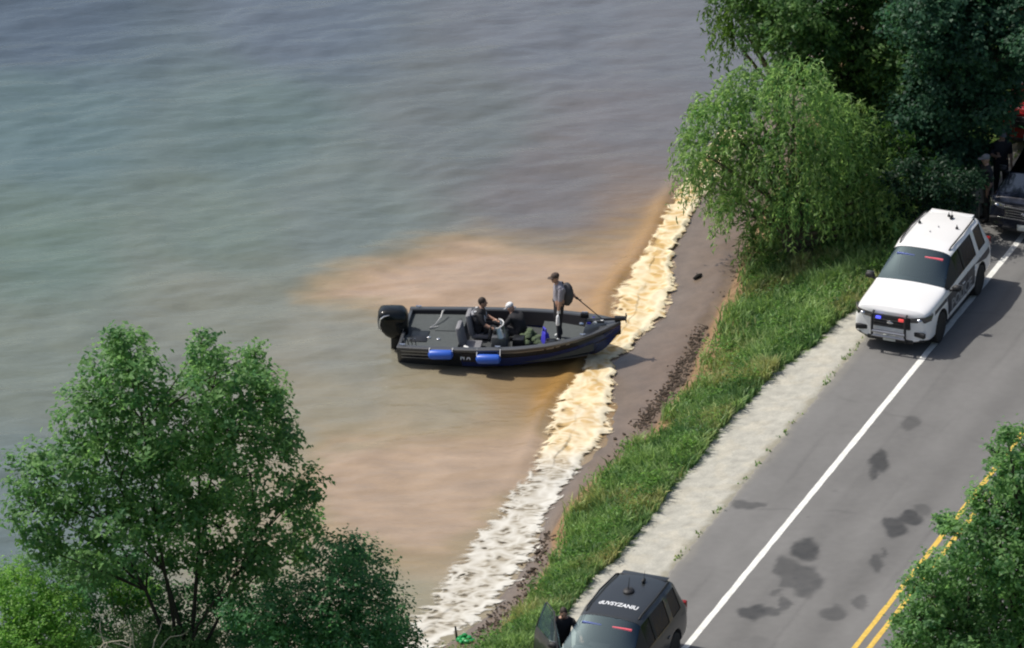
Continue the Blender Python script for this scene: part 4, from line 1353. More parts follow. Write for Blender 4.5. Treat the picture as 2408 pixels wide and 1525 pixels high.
def standing(**kw):
    J = {'pelvis': (0, 0, .98), 'waist': (.0, 0, 1.12), 'chest': (.0, 0, 1.28), 'upchest': (.0, 0, 1.42), 'neck': (.015, 0, 1.53), 'skull': (.025, 0, 1.59),
         'shl': (0, .19, 1.42), 'shr': (0, -.19, 1.42), 'ell': (-.02, .24, 1.14), 'elr': (-.02, -.24, 1.14), 'wrl': (.06, .25, .90), 'wrr': (.06, -.25, .90), 'hal': (.08, .25, .82), 'har': (.08, -.25, .82),
         'hil': (0, .10, .92), 'hir': (0, -.10, .92), 'knl': (.02, .11, .50), 'knr': (.02, -.11, .50), 'anl': (0, .12, .075), 'anr': (0, -.12, .075), 'tol': (.17, .14, .04), 'tor': (.17, -.14, .04)}
    J.update(kw); return J


# the man standing on the bow deck, one hand back on the boat pole
feet = on_boat(3.95 * K, -.18, .395)
fx, fy = proj(feet.x, feet.y, feet.z)
yaw = math.radians(193)
J = standing(chest=(-.02, 0, 1.27), upchest=(.00, 0, 1.41), neck=(.05, 0, 1.51), skull=(.08, 0, 1.565),
             shr=(-.02, -.20, 1.40), elr=(-.30, -.26, 1.17), wrr=(-.46, -.20, .98), har=(-.53, -.18, .93),
             ell=(.03, .25, 1.13), wrl=(.07, .26, .88), hal=(.08, .26, .80), anl=(.02, .14, .075), anr=(-.10, -.12, .075), tol=(.12, .2, .04), tor=(.07, -.16, .04))
man, H, R = person('person', 'person in grey shirt and dark trousers standing on the bow deck holding a pole', feet, yaw, J,
                   [M['grey_shirt'], M['dark_trousers'], M['shoe_white'], M['skin'], M['skin'], M['glove_white'], M['dark_shirt']], head_turn=.3, head_tilt=.15)
cap(man, H, R, M['cap_brown'])
mb = MB(); mb.ball((-.20, 0, 1.18), (.16, .21, .30), 14); mb.build('backpack', M['vest_dark'], man)
mb = MB(); mb.box((.09, .27, .64), (.09, .12, .26), taper=.7); mb.build('white_bag', M['glove_white'], man, bevel=.03)
mb = MB(); mb.tube([(-.0, 0, 1.03), (.0, .0, 1.06)], .155, 14); mb.build('belt', M['shoe_dark'], man)
hand = man.matrix_basis @ Vector((-.53, -.18, .92))
tip = on_boat(L - .45, .02, gzf(L - .4) + .12)
mb = MB(); mb.tube([hand + (hand - tip).normalized() * .08, hand, tip], [.014, .014, .012], 7)
pole = mb.build('boat_pole', M['black_plastic'], None)
tag(pole, "thin dark pole running from the standing person's hand to the bow", 'pole')

# the person at the helm, seated facing the bow
SEAT = on_boat(1.84 * K, .30, .32)
Js = {'pelvis': (0, 0, .10), 'waist': (.01, 0, .24), 'chest': (.03, 0, .40), 'upchest': (.05, 0, .53), 'neck': (.08, 0, .64), 'skull': (.10, 0, .70),
      'shl': (.05, .19, .53), 'shr': (.05, -.19, .53), 'ell': (.16, .27, .30), 'elr': (.20, -.28, .30), 'wrl': (.38, .20, .24), 'wrr': (.42, -.30, .22), 'hal': (.46, .16, .23), 'har': (.50, -.32, .22),
      'hil': (.04, .10, .06), 'hir': (.04, -.10, .06), 'knl': (.42, .14, .20), 'knr': (.42, -.14, .20), 'anl': (.72, .14, -.08), 'anr': (.72, -.14, -.08), 'tol': (.88, .15, -.08), 'tor': (.88, -.15, -.08)}
dr, H, R = person('person', 'person seated at the helm of the boat wearing a dark life vest with pale stripes', SEAT, BOAT_YAW, Js,
                  [M['dark_shirt'], M['dark_trousers'], M['shoe_dark'], M['skin'], M['skin'], M['skin'], M['skin']])
hair(dr, H, R)
mb = MB(); mb.ball((.02, 0, .40), (.17, .22, .22), 14); v_ = mb.build('life_vest', M['vest_dark'], dr)
for sy in (1, -1):
    mb = MB(); mb.tube([(.18, sy * .10, .30), (.17, sy * .12, .45), (.09, sy * .13, .59), (-.08, sy * .12, .56)], .024, 6); mb.build('pale_stripe', M['glove_white'], v_)
mb = MB(); mb.tube([(-.10, -.16, .48), (-.14, 0, .50), (-.10, .16, .48)], .035, 7); mb.build('pale_stripe', M['vest_grey'], v_)

# a second person hunched on a low seat, pale cap, facing aft
Jh = dict(Js); Jh.update({'waist': (.04, 0, .23), 'chest': (.12, 0, .37), 'upchest': (.20, 0, .47), 'neck': (.27, 0, .55), 'skull': (.32, 0, .59), 'shl': (.19, .19, .47), 'shr': (.19, -.19, .47),
           'ell': (.34, .25, .26), 'elr': (.34, -.25, .26), 'wrl': (.52, .12, .16), 'wrr': (.52, -.12, .16), 'hal': (.58, .06, .13), 'har': (.58, -.06, .13)})
ph, H, R = person('person', 'person in pale cap and dark clothes hunched over beside the boat console', on_boat(2.95 * K, .22, .27), BOAT_YAW + math.pi - .5, Jh,
                  [M['dark_shirt'], M['dark_trousers'], M['shoe_dark'], M['vest_grey'], M['skin'], M['skin'], M['skin']], head_tilt=.7)
cap(ph, H, R, M['glove_white'])

# officer leaning in at the open door of the black car
DO = Matrix.Translation(CAR2) @ Matrix.Rotation(CAR_YAW, 4, 'Z')
pp = DO @ Vector((-.02, -1.16, 0)); pp.z = float(height(pp.x, pp.y)) if height(pp.x, pp.y) > 0 else ROADZ
J = standing(neck=(.06, 0, 1.50), skull=(.09, 0, 1.55), shl=(.03, .19, 1.40), ell=(.20, .32, 1.20), wrl=(.40, .36, 1.12), hal=(.48, .36, 1.10))
po, H, R = person('person', 'dark haired person in dark clothes standing behind the open door of the black car', pp, CAR_YAW + .5, J,
                  [M['dark_shirt'], M['dark_trousers'], M['shoe_dark'], M['skin'], M['skin'], M['skin'], M['skin']], head_tilt=.3)
hair(po, H, R)

# two people in the shade beside the dark car
for px, py, z, dyaw, lab, c in ((2318, 520, ROADZ - .05, -.9, 'person in dark uniform and grey cap standing in shade beside the dark car', 'cap_grey'),
                                (2352, 462, ROADZ - .05, .6, 'person in grey cap farther back, between the dark car and the red car', 'cap_grey')):
    q = at(px, py, z); J = standing(elr=(.10, -.28, 1.18), wrr=(.30, -.20, 1.22), har=(.37, -.18, 1.26))
    p_, H, R = person('person', lab, q, CAR_YAW + dyaw, J, [M['dark_shirt'], M['dark_trousers'], M['shoe_dark'], M['skin'], M['skin'], M['skin'], M['skin']], head_tilt=.1)
    cap(p_, H, R, M[c])
# ------------------------------------------------------------------ vegetation
LEAF = leaf_mat('leaf'); WOOD = mat('bark', (0.075, 0.058, 0.042), 0.9, noise=.3, nscale=6, bump=.5, bscale=14)
WOOD_DARK = mat('bark_dark', (0.030, 0.024, 0.019), 0.9, noise=.3, nscale=6); WOOD_PALE = mat('dead_wood', (0.40, 0.36, 0.30), 0.9, noise=.2, nscale=6)
WILLOW_BARK = mat('willow_bark', (0.10, 0.085, 0.06), 0.9, noise=.3, nscale=6)
GRASS = leaf_mat('grass_blade', 0.34)


def leaves(P, D, N_, ln, wd, col):
    """rhombic leaves: centres P, long axis D, width axis from N_"""
    W = np.cross(D, N_); W /= np.linalg.norm(W, axis=1, keepdims=True) + 1e-9
    ln = ln[:, None]; wd = wd[:, None]
    bend = np.cross(W, D) * ln * 0.12
    V = np.stack([P - D * ln * .5, P + W * wd * .5 + bend, P + D * ln * .5, P - W * wd * .5 + bend], 1).reshape(-1, 3)
    return V, np.repeat(col, 4, 0)


def rnd_dir(n, rng):
    v = rng.normal(size=(n, 3)); return v / np.linalg.norm(v, axis=1, keepdims=True)


def lobe_world(base, bpx, bpy_, px, py, dep):
    q = FPX / ((base[1] - CAM.y) * FWD.y + (base[2] - CAM.z) * FWD.z)      # grid units per metre at that distance
    x = (px - bpx) / q
    z = ((bpy_ - py) / q - dep * SIN) / COS
    return Vector((base[0] + x, base[1] + dep, base[2] + z))


def broad_tree(name, label, cat, bpx, bpy_, bz, lobes, leaf, dens, cols, trunk_r, stems, seed, wood, group=None, fork=.35, tuft=.24, squash=.85, depth=.9, flat=.35):
    rng = np.random.default_rng(seed); rnd = random.Random(seed)
    b = at(bpx, bpy_, bz)
    root = empty(name, b, 0, label, cat, group)
    wood_mb = MB()
    LW = []
    for (px, py, r) in lobes:
        c = lobe_world(b, bpx, bpy_, px, py, rng.uniform(-depth, depth)); LW.append((c - b, r / PXM))
    hgt = max(c.z for c, r in LW)
    # stems: limbs leave a short bole and reach each clump
    st = []
    for k in range(stems):
        a = k / max(stems, 1) * 6.28 + rnd.random(); st.append(Vector((math.cos(a), math.sin(a) * .7, 0)) * trunk_r * (1.0 if stems > 1 else 0))
    jit = lambda q, a=.08: q + Vector((rnd.uniform(-a, a), rnd.uniform(-a, a), rnd.uniform(-a, a)))
    order = sorted(range(len(LW)), key=lambda k: -LW[k][0].z)
    nm = max(3, min(6, len(LW) // 4)); mains = order[::max(1, len(order) // nm)][:nm]
    paths = []
    for k in mains:
        c, r = LW[k]; s = st[rnd.randrange(len(st))]; zf = c.z * fork
        path = [s, Vector((s.x * 1.6 + c.x * .08, s.y * 1.6 + c.y * .08, zf * .5)), jit(Vector((s.x * 2 + c.x * .28, s.y * 2 + c.y * .28, zf * 1.1))), jit(Vector((c.x * .65, c.y * .65, zf + (c.z - zf) * .6)), .12), c]
        rr = trunk_r * (1 if stems == 1 else .55) * rnd.uniform(.7, 1.0)
        wood_mb.tube(path, [rr, rr * .85, rr * .6, rr * .35, rr * .15], 7); paths.append((path, rr))
    for k, (c, r) in enumerate(LW):
        if k not in mains:
            best = None
            for path, rr in paths:
                for q in path[1:4]:
                    if q.z < c.z - .3 or best is None:
                        d_ = (q - c).length
                        if best is None or d_ < best[0]: best = (d_, q, rr)
            q, rr = best[1], best[2]
            wood_mb.tube([q, jit(q.lerp(c, .5) + Vector((0, 0, .1))), c], [rr * .45, rr * .3, rr * .12], 6)
        rr = trunk_r * .6
        for q in range(6):
            e = c + Vector(rnd_dir(1, rng)[0]) * r * .85
            m_ = c.lerp(e, .5) + Vector((0, 0, .06))
            wood_mb.tube([c, m_, e], [min(rr * .18, .02), min(rr * .10, .013), .004], 4)
    wood_mb.build('trunk', wood, root)
    Ps = []; Cs = []; Ns = []
    c_lo, c_hi = lin(cols[0]), lin(cols[1])
    for c, r in LW:
        nt_ = int(dens * r * r * 50) + 6
        d = rnd_dir(nt_, rng); rad = (0.35 + 0.65 * rng.random(nt_) ** .5) * r * (0.85 + .35 * rng.random(nt_))
        tc_ = np.array(c) + d * rad[:, None] * np.array([1, 1, squash])
        nl = 18
        pts = np.repeat(tc_, nl, 0) + rng.normal(size=(nt_ * nl, 3)) * tuft * .42 * np.array([1, 1, .7])
        shade = np.repeat(rng.random(nt_), nl) * .6 + rng.random(nt_ * nl) * .4
        Ps.append(pts); Cs.append(c_lo + (c_hi - c_lo) * shade[:, None])
        nn = rnd_dir(nt_ * nl, rng) + np.array([0, 0, 1.0]) * flat * 3 + np.repeat(d, nl, 0) * .8
        Ns.append(nn / np.linalg.norm(nn, axis=1, keepdims=True))
    P = np.concatenate(Ps); C = np.concatenate(Cs); N_ = np.concatenate(Ns)
    n = len(P)
    D = rnd_dir(n, rng); D -= N_ * (D * N_).sum(1, keepdims=True); D /= np.linalg.norm(D, axis=1, keepdims=True) + 1e-9
    V, CC = leaves(P, D, N_, leaf * rng.uniform(.7, 1.35, n), leaf * .58 * rng.uniform(.7, 1.3, n), C * rng.uniform(.8, 1.2, (n, 1)))
    mesh_np('crown', V, np.arange(n * 4).reshape(-1, 4), LEAF, root, col=np.clip(CC, .002, .6), shade=False)
    return root, n


def willow(name, label, bpx, bpy_, bz, lobes, seed, cols, strands=95, group=None, depth=.9):
    rng = np.random.default_rng(seed); rnd = random.Random(seed)
    b = at(bpx, bpy_, bz); root = empty(name, b, 0, label, 'tree', group)
    mbw = MB(); Ps = []; Ds = []; Cs = []; sprig = MB()
    c_lo, c_hi = lin(cols[0]), lin(cols[1])
    for (px, py, r) in lobes:
        dep = rng.uniform(-depth, depth); c = lobe_world(b, bpx, bpy_, px, py, dep) - b; r = r / PXM
        p2 = Vector((c.x * .3, c.y * .3, c.z * .55))
        mbw.tube([Vector((rnd.uniform(-.08, .08), rnd.uniform(-.08, .08), 0)), Vector((c.x * .1, c.y * .1, c.z * .3)), p2, c], [.13, .09, .06, .02], 6)
        out0 = Vector((c.x, c.y, 0)); out0 = out0.normalized() if out0.length > .1 else Vector((0, -1, 0))
        tone = rng.uniform(.72, 1.3)
        for s in range(int(strands * max(r, .5) ** 1.5)):
            d = rnd_dir(1, rng)[0]; d[2] = abs(d[2]) * .9 + .05
            st = np.array(c) + d * r * rng.uniform(.45, 1.0)
            outd = np.array([d[0], d[1], 0]) * .6 + np.array(out0) * .5 + rng.normal(size=3) * np.array([.25, .25, 0]); outd /= np.linalg.norm(outd) + 1e-6
            Ls = rng.uniform(.35, 1.0); reach = rng.uniform(.3, .75); up = rng.uniform(.08, .32)
            m = int(Ls * 24)
            t = np.sort(rng.random(m))
            path = st + outd * (reach * t * (1.4 - .6 * t))[:, None] + np.array([0, 0, 1.0]) * (up * np.sin(np.pi * np.clip(t * 1.6, 0, 1)) - Ls * t ** 2.0)[:, None]
            tang = outd * (reach * (1.4 - 1.2 * t))[:, None] + np.array([0, 0, 1.0]) * (up * 2.5 * np.cos(np.pi * np.clip(t * 1.6, 0, 1)) - 2 * Ls * t)[:, None]
            tang /= np.linalg.norm(tang, axis=1, keepdims=True)
            side = rng.normal(size=(m, 3)) * .55
            D = tang + side; D /= np.linalg.norm(D, axis=1, keepdims=True)
            Ps.append(path + D * .06); Ds.append(D)
            sh = rng.random() * .65 + rng.random(m) * .35
            Cs.append((c_lo + (c_hi - c_lo) * sh[:, None]) * tone)
        # inner fill so the middle is not hollow
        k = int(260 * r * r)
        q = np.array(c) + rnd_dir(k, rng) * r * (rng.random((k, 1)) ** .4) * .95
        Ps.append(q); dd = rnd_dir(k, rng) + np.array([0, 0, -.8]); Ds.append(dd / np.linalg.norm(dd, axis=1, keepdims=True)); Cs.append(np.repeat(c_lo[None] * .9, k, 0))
    mbw.build('trunk', WILLOW_BARK, root)
    P = np.concatenate(Ps); D = np.concatenate(Ds); C = np.concatenate(Cs); n = len(P)
    N_ = rnd_dir(n, rng) + np.array([0, 0, .8]); N_ -= D * (D * N_).sum(1, keepdims=True); N_ /= np.linalg.norm(N_, axis=1, keepdims=True)
    V, CC = leaves(P, D, N_, rng.uniform(.12, .21, n), rng.uniform(.028, .05, n), C * rng.uniform(.8, 1.2, (n, 1)))
    mesh_np('crown', V, np.arange(n * 4).reshape(-1, 4), LEAF, root, col=np.clip(CC, .002, .6), shade=False)
    return root, n


TOT = 0
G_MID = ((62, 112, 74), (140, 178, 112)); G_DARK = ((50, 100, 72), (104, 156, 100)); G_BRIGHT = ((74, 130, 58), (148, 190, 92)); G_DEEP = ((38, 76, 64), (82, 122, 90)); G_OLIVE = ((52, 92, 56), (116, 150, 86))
lob = [(300, 795, 30), (318, 835, 55), (270, 890, 75), (345, 895, 75), (488, 808, 30), (490, 850, 50), (515, 910, 75), (612, 828, 26), (605, 865, 40), (640, 905, 36), (615, 940, 62), (230, 985, 80), (330, 1000, 110), (440, 1010, 110), (560, 1010, 100), (650, 990, 55),
       (95, 1105, 62), (170, 1110, 85), (270, 1110, 110), (390, 1130, 110), (500, 1130, 100), (600, 1110, 90), (690, 1170, 55), (730, 1140, 36), (90, 1200, 62), (170, 1230, 80), (290, 1240, 90), (370, 1290, 70), (520, 1240, 80),
       (640, 1230, 62), (120, 1290, 45), (560, 1330, 55), (440, 1220, 60), (700, 1290, 45), (230, 1330, 50), (620, 1290, 55), (480, 1300, 45), (690, 1040, 30), (720, 1230, 42)]
r_, n_ = broad_tree('broadleaf_tree', 'tall multi stemmed green tree at the lower left in front of the lake', 'tree', 432, 1640, .55, lob, .135, 1.55, G_MID, .12, 4, 11, WOOD_DARK, fork=.42, squash=1.1, tuft=.27); TOT += n_
lob = [(800, 1290, 55), (850, 1340, 75), (780, 1380, 90), (890, 1430, 80), (720, 1440, 85), (830, 1480, 100), (930, 1500, 52), (680, 1520, 90), (780, 1560, 100), (900, 1560, 85), (640, 1440, 60), (600, 1530, 70), (560, 1440, 42)]
r_, n_ = broad_tree('dark_shrub', 'dark green leafy shrub between the tall tree and the white surf', 'shrub', 790, 1690, .6, lob, .10, 2.8, G_DARK, .07, 3, 12, WOOD_DARK, fork=.3); TOT += n_
lob = [(50, 1390, 75), (140, 1430, 60), (10, 1460, 95), (90, 1500, 95), (30, 1560, 100), (160, 1520, 55)]
r_, n_ = broad_tree('bright_bush', 'bright yellow green bush in the lower left corner', 'bush', 70, 1700, .6, lob, .085, 4.2, G_BRIGHT, .06, 3, 13, WOOD, fork=.3, tuft=.18, depth=.5); TOT += n_
lob = [(310, 1380, 58), (350, 1400, 38), (270, 1395, 34)]
r_, n_ = broad_tree('rounded_bush', 'small rounded yellow green bush in front of the tall tree stems', 'bush', 312, 1560, .6, lob, .075, 5.0, G_BRIGHT, .04, 3, 14, WOOD, fork=.4, tuft=.16, depth=.3); TOT += n_
lob = [(330, 1500, 60), (250, 1530, 60), (420, 1520, 60), (380, 1560, 60), (500, 1540, 55)]
r_, n_ = broad_tree('low_bush', 'low green bush along the bottom edge below the dead branches', 'bush', 340, 1640, .6, lob, .07, 5.0, G_MID, .04, 3, 15, WOOD, fork=.3, tuft=.18, depth=.4); TOT += n_
lob = [(40, 1350, 45), (120, 1370, 45), (200, 1350, 55), (160, 1320, 40)]
r_, n_ = broad_tree('dim_bush', 'dull green bush behind the bright corner bush', 'bush', 120, 1560, .5, lob, .08, 4.5, G_MID, .04, 3, 16, WOOD_DARK, fork=.3, depth=.4); TOT += n_

lob = [(150, 1440, 45), (215, 1400, 45), (260, 1330, 40), (330, 1330, 45), (400, 1400, 40), (470, 1430, 50), (540, 1400, 45), (590, 1470, 60), (450, 1500, 55), (520, 1530, 60), (380, 1470, 40), (640, 1380, 50), (620, 1320, 40), (300, 1420, 45), (350, 1530, 60), (230, 1480, 50), (170, 1500, 45), (480, 1360, 36)]
r_, n_ = broad_tree('undergrowth_shrub', 'loose green undergrowth around the stems of the tall tree', 'shrub', 400, 1600, .5, lob, .10, 3.0, G_DARK, .05, 3, 17, WOOD_DARK, fork=.3, depth=.5); TOT += n_

# dead pale branches between the bushes
db = at(290, 1720, .6); dead = MB(); rd = random.Random(5)
for k in range(13):
    a = rd.uniform(-1.1, 1.1); p = Vector((rd.uniform(-.5, .6), rd.uniform(-.2, .4), 1.35)); path = [p]; d = Vector((math.sin(a), rd.uniform(-.2, .2), 1.0)).normalized()
    for s in range(7):
        d = (d + Vector((rd.uniform(-.6, .6), rd.uniform(-.3, .3), rd.uniform(-.5, .35)))).normalized(); p = p + d * rd.uniform(.16, .28); path.append(p)
    path.insert(0, Vector((path[0].x * .4, 0, 0)))
    dead.tube(path, [.03, .026, .024, .021, .018, .015, .012, .009, .005], 5)
o = dead.build('dead_branch', WOOD_PALE, None); o.location = db
tag(o, 'tangle of bare pale dead branches in front of the tall tree', 'branch')

lob = [(1760, 225, 70), (1860, 220, 80), (1700, 290, 75), (1790, 300, 95), (1900, 300, 100), (1980, 320, 75), (1660, 370, 65), (1740, 390, 95), (1850, 400, 110), (1960, 400, 90), (2040, 410, 55), (1680, 430, 60), (1770, 470, 90),
       (1880, 490, 95), (1970, 490, 80), (2050, 490, 50), (1830, 550, 70), (1930, 560, 70), (2010, 550, 55), (1740, 500, 50), (2060, 560, 52), (2085, 600, 30), (1990, 605, 45), (1890, 610, 45), (1800, 600, 42), (2075, 450, 58), (2100, 520, 40)]
r_, n_ = willow('willow_tree', 'drooping light green willow beside the shore above the white patrol car', 1860, 585, .75, lob, 21, ((76, 118, 74), (156, 184, 114)), 120, depth=.8); TOT += n_
lob = [(2110, 350, 50), (2140, 400, 55), (2180, 440, 34), (2110, 440, 40)]
r_, n_ = willow('young_willow', 'small drooping willow at the edge of the dark trees, right of the large willow', 2140, 540, 1.0, lob, 22, ((30, 62, 30), (84, 120, 52)), 80, depth=.4); TOT += n_

lob = [(1760, -30, 90), (1800, 60, 80), (1880, 20, 110), (1900, 120, 100), (1990, 60, 120), (2010, 170, 105), (1860, 170, 60), (2080, 120, 110), (2100, 10, 130), (1960, -80, 120), (2080, 240, 100), (1960, 220, 70), (2170, 170, 110)]
r_, n_ = broad_tree('shade_tree', 'tall dark green tree at the top, behind the willow', 'tree', 2010, 400, .9, lob, .13, 3.2, G_OLIVE, .26, 1, 23, WOOD_DARK, fork=.4, depth=1.3); TOT += n_
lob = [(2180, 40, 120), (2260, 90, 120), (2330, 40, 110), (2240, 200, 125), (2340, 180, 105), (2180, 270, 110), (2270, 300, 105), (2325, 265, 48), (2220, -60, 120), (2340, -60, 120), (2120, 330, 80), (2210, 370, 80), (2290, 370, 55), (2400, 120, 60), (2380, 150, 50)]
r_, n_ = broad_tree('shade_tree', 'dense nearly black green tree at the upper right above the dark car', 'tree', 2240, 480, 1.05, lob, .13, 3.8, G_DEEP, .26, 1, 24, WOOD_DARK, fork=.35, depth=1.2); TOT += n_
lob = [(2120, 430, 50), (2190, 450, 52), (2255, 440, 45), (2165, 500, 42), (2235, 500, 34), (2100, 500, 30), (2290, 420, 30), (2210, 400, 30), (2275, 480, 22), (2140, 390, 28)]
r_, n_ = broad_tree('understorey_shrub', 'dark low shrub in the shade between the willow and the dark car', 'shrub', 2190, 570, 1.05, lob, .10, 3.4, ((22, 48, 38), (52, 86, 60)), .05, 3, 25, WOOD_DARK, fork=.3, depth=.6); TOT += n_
lob = [(1740, 60, 48), (1710, 20, 45), (1780, 10, 60), (1830, 20, 55), (1720, 90, 24)]
r_, n_ = willow('young_willow', 'light green drooping willow branches at the top left of the tall trees', 1840, 330, .6, lob, 27, ((44, 80, 30), (116, 150, 60)), 90, depth=.3); TOT += n_
# young copper-leaved tree at the far corner
lob = [(2395, 20, 26), (2412, 55, 30), (2385, 60, 16), (2425, 10, 30), (2400, -20, 26)]
r_, n_ = broad_tree('copper_tree', 'young dark red leaved tree with thin trunk in the top right corner', 'tree', 2388, 240, 1.2, lob, .09, 6, ((40, 14, 16), (110, 60, 60)), .035, 1, 28, WOOD_DARK, fork=.75, depth=.25); TOT += n_

lob = [(2395, 1050, 52), (2360, 1110, 55), (2410, 1130, 75), (2330, 1190, 62), (2400, 1220, 90), (2270, 1260, 62), (2340, 1290, 90), (2215, 1320, 55), (2280, 1360, 85), (2390, 1350, 95), (2190, 1400, 62), (2250, 1440, 85), (2340, 1450, 100), (2160, 1460, 48), (2200, 1510, 75), (2290, 1540, 95),
       (2400, 1500, 100), (2470, 1250, 100), (2480, 1400, 100), (2460, 1100, 70), (2230, 1240, 22), (2165, 1340, 20), (2215, 1225, 24), (2290, 1165, 28), (2330, 1065, 28), (2150, 1375, 30), (2112, 1450, 24), (2345, 1020, 22), (2130, 1500, 40)]
r_, n_ = broad_tree('roadside_tree', 'green tree at the lower right covering the yellow centre line', 'tree', 2450, 1800, 1.1, lob, .12, 2.2, G_MID, .16, 2, 31, WOOD_DARK, fork=.4, depth=.7); TOT += n_


# ------------------------------------------------------------------ grass on the bank: blades and broad weeds
def make_grass():
    rng = np.random.default_rng(77)
    n = 125000
    Y = rng.uniform(-22, 24, n); xb, xg = BANK(Y), GRAV(Y)
    u = rng.random(n) ** .9
    X = xb + 0.05 + (xg - xb - 0.02) * u
    nz = fbm(X * .9, Y * .9, 3, 111); nb = fbm(X * 3, Y * 3, 2, 112)
    edge = (X - xb)
    p = smooth(.15, 1.1, edge + 1.0 * nz) * (.45 + .55 * smooth(-.3, .3, nb)) * smooth(-.1, .12, xg - X + .3 * nb)
    keep = rng.random(n) < p + .05
    X, Y, nz, nb, u = X[keep], Y[keep], nz[keep], nb[keep], u[keep]; n = len(X)
    # stray tufts in the crack between gravel and asphalt
    k = 1100; Y2 = rng.uniform(-20, 14, k); m = fbm(Y2 * 1.4, Y2 * 0, 3, 113) > .05; Y2 = Y2[m]; X2 = ASPH(Y2) + rng.normal(size=len(Y2)) * .05 - .03
    Y3 = rng.uniform(-24, 24, 9000); X3 = ASPH(Y3) + 10.6 + rng.random(9000) ** 1.5 * 4
    X = np.concatenate([X, X2, X3]); Y = np.concatenate([Y, Y2, Y3]); nz = np.concatenate([nz, 0 * X2, 0 * X3]); nb = np.concatenate([nb, 0 * X2, 0 * X3])
    small = np.concatenate([np.zeros(n), np.ones(len(X2)), np.zeros(len(X3))]); n = len(X)
    Z = height(X, Y) - .01
    h = (rng.uniform(.14, .34, n) + .34 * np.clip(nz + .15, 0, 1) + .12 * nb) * (1 - .72 * small); h = np.clip(h, .04, .7)
    w = rng.uniform(.014, .030, n)
    a = rng.uniform(0, 2 * np.pi, n); la = rng.uniform(0, 2 * np.pi, n); lean = rng.uniform(.15, .75, n) * h
    B = np.stack([X, Y, Z], 1); s = np.stack([np.cos(a), np.sin(a), 0 * a], 1) * w[:, None]; ld = np.stack([np.cos(la), np.sin(la), 0 * la], 1) * lean[:, None]
    up = np.array([0, 0, 1.0]) * h[:, None]
    V = np.stack([B - s, B + s, B + up * .6 + ld * .35 + s * .7, B + up * .6 + ld * .35 - s * .7, B + up * (.97 - .2 * (lean / h)[:, None]) + ld], 1).reshape(-1, 3)
    i = np.arange(n) * 5
    F = [None]
    q = np.stack([i, i + 1, i + 2, i + 3], 1); t = np.stack([i + 3, i + 2, i + 4, i + 4], 1)
    c0, c1, c2 = lin((72, 104, 62)), lin((134, 160, 100)), lin((172, 162, 116))
    mixv = np.clip(.5 + 1.3 * nz + .35 * rng.normal(size=n), 0, 1)[:, None]; dry = np.clip(fbm(X * .5 + 20, Y * .5, 3, 115) * 2.2 - .1 + .25 * rng.normal(size=n), 0, 1)[:, None] * .7
    c = c0 * (1 - mixv) + c1 * mixv; c = c * (1 - dry) + c2 * dry
    c = c * 1.32 * rng.uniform(.75, 1.2, (n, 1))
    me_v = V; faces = np.concatenate([q, np.stack([i + 3, i + 2, i + 4], 1).repeat(1, 0)[:, [0, 1, 2, 2]]]) if False else None
    me = bpy.data.meshes.new('bank_grass')
    nv = len(V); loops = np.concatenate([q.ravel(), np.stack([i + 3, i + 2, i + 4], 1).ravel()]).astype(np.int32)
    starts = np.concatenate([np.arange(n) * 4, n * 4 + np.arange(n) * 3]).astype(np.int32)
    me.vertices.add(nv); me.vertices.foreach_set('co', V.astype(np.float32).ravel())
    me.loops.add(len(loops)); me.loops.foreach_set('vertex_index', loops)
    me.polygons.add(len(starts)); me.polygons.foreach_set('loop_start', starts); me.update(calc_edges=True)
    at_ = me.color_attributes.new('Col', 'FLOAT_COLOR', 'POINT'); cc = np.ones((nv, 4), np.float32); cc[:, :3] = np.clip(np.repeat(c, 5, 0), .004, .6); at_.data.foreach_set('color', cc.ravel())
    me.materials.append(GRASS)
    o = obj('bank_grass', me); tag(o, 'long green grass growing on the bank between shore and gravel', 'grass', kind='stuff')
    # broad weeds
    k = 900; Y = rng.uniform(-21, 13, k); xb, xg = BANK(Y), GRAV(Y); X = xb + .25 + (xg - xb - .4) * rng.random(k)
    m = fbm(X * .8 + 5, Y * .8, 3, 118) > -.02; X, Y = X[m], Y[m]; k = len(X); Z = height(X, Y)
    nl = 34; hh = rng.uniform(.18, .48, k)
    P = np.repeat(np.stack([X, Y, Z], 1), nl, 0) + rng.normal(size=(k * nl, 3)) * np.array([.14, .14, .0]); P[:, 2] += np.repeat(hh, nl) * rng.random(k * nl) ** .7
    N_ = rnd_dir(k * nl, rng) + np.array([0, 0, 1.5]); N_ /= np.linalg.norm(N_, axis=1, keepdims=True)
    D = rnd_dir(k * nl, rng); D -= N_ * (D * N_).sum(1, keepdims=True); D /= np.linalg.norm(D, axis=1, keepdims=True)
    tone = np.repeat(rng.random(k), nl)[:, None]
    C = (lin((52, 98, 48)) * (1 - tone) + lin((122, 164, 82)) * tone) * rng.uniform(.75, 1.25, (k * nl, 1))
    V, CC = leaves(P, D, N_, rng.uniform(.06, .13, k * nl), rng.uniform(.025, .05, k * nl), C)
    o = mesh_np('bank_weeds', V, np.arange(k * nl * 4).reshape(-1, 4), LEAF, col=np.clip(CC, .003, .6), shade=False)
    tag(o, 'broad leaved weeds scattered through the bank grass', 'weeds', kind='stuff')
    return n + k * nl


TOT += make_grass()

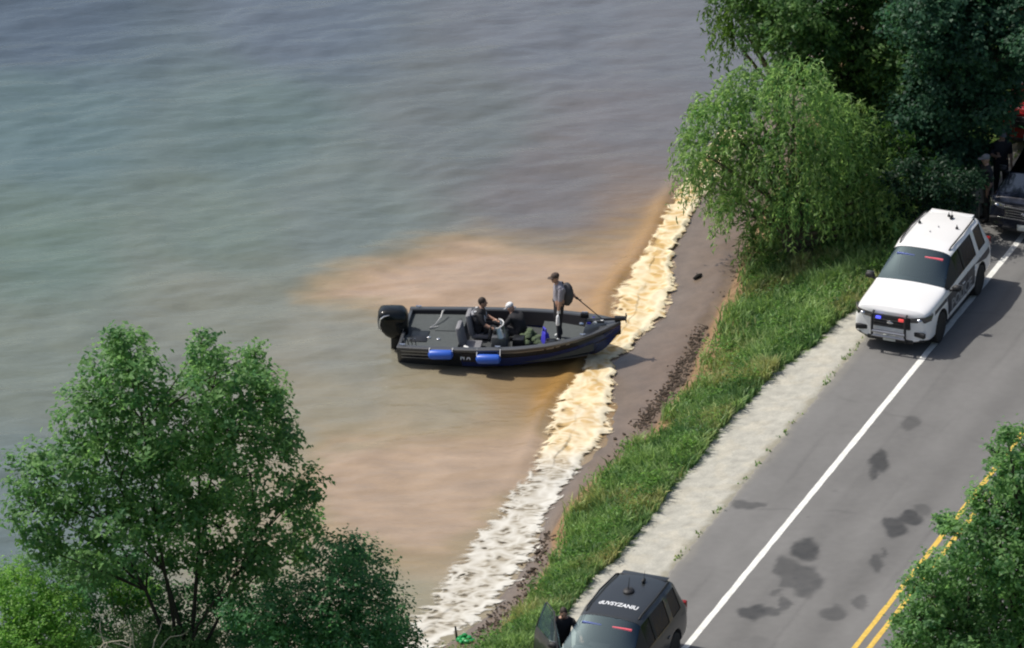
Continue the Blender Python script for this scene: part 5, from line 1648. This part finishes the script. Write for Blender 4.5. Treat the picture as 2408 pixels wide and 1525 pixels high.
# ------------------------------------------------------------------ things washed up on the shore
def clods():
    rng = np.random.default_rng(5); mb = MB(); rd = random.Random(9)
    m_ = mat('wrack', (0.060, 0.044, 0.032), 0.95, noise=.3, nscale=9, bump=.6, bscale=25)
    segs = [((1655, 775), (1590, 900), 380), ((1590, 900), (1505, 1000), 380), ((1735, 640), (1700, 720), 25), ((1500, 1010), (1440, 1075), 22), ((1290, 1255), (1235, 1390), 160), ((1230, 1400), (1120, 1500), 160)]
    for (a, b, n) in segs:
        for k in range(n):
            t = rd.random(); px = a[0] + (b[0] - a[0]) * t + rd.gauss(0, 11); py = a[1] + (b[1] - a[1]) * t + rd.gauss(0, 6)
            p = at(px, py, .2); z = float(height(p.x, p.y)); p = at(px, py, z); r = rd.uniform(.008, .030) * (1 if rd.random() < .85 else 1.8)
            M3 = Matrix.Rotation(rd.random() * 6, 3, 'Z') @ Matrix.Rotation(rd.uniform(-.5, .5), 3, 'X')
            mb.ball((p.x, p.y, z + r * .2), (r * rd.uniform(1, 2.2), r, r * rd.uniform(.5, .9)), 6, M=M3)
    for k in range(70):
        t = rd.random(); px = 1655 + (1505 - 1655) * t + rd.gauss(0, 10); py = 775 + (1000 - 775) * t + rd.gauss(0, 7); p = at(px, py, .22)
        a = rd.random() * 6.28; l = rd.uniform(.08, .28); q = Vector((math.cos(a) * l, math.sin(a) * l, rd.uniform(0, .06)))
        z = float(height(p.x, p.y)) + .02; p.z = z
        mb.tube([p, p + q * .5 + Vector((0, 0, .02)), p + q], [.010, .008, .004], 4)
    o = mb.build('drift_wrack', m_, None); return tag(o, 'dark line of drift wrack and clods along the mud at the foot of the bank', 'wrack', kind='stuff')


clods()
p = at(1641, 651, .1); p.z = float(height(p.x, p.y))
mb = MB(); mb.tube([(-.10, -.12, .03), (.0, .0, .05), (.09, .11, .04)], [.03, .05, .03], 7); mb.tube([(.0, .0, .05), (-.03, .06, .10)], [.015, .008], 5)
o = mb.build('driftwood', M['shoe_dark'], None); o.location = p; tag(o, 'small dark piece of driftwood lying on the wet mud', 'driftwood')
p = at(1095, 1503, .15); p.z = float(height(p.x, p.y)); rd = random.Random(2); mb = MB()
for k in range(22):
    a = rd.random() * 6.28; r = rd.random() ** .5 * .17
    mb.ball((r * math.cos(a), r * math.sin(a) * .9, .05 + .14 * (1 - r / .17) * rd.random()), (.07 + .03 * rd.random(), .05, .04 + .02 * rd.random()), 8, M=Matrix.Rotation(a + 1, 3, 'Z') @ Matrix.Rotation(rd.uniform(-.7, .7), 3, 'X'))
o = mb.build('green_tarp', mat('tarp_green', (0.02, 0.30, 0.085), .45, noise=.4, nscale=14), None); o.location = p; tag(o, 'crumpled bright green tarp on the mud at the bottom edge', 'tarp')
mb = MB(); mb.tube([(0, 0, -.1), (-.03, .01, .16), (-.05, .02, .36)], [.03, .028, .02], 7)
o = mb.build('stake', M['shoe_dark'], None); q = at(1076, 1502, .1); o.location = (q.x, q.y, float(height(q.x, q.y))); tag(o, 'short dark stake in the wash next to the green tarp', 'stake')
# small grey marker board on a post beside the shaded people
q = at(2302, 520, ROADZ - .05); mk = empty('roadside_marker', q, .3, 'grey marker board on a thin post in the shade behind the white patrol car', 'marker')
mb = MB(); mb.tube([(0, 0, 0), (0, 0, .62)], .02, 7); mb.build('post', M['steel'], mk)
mb = MB(); mb.box((0, -.03, .70), (.24, .02, .42)); mb.build('board', mat('marker_grey', (.30, .31, .30), .6), mk, bevel=.006)
print('leaf quads', TOT)
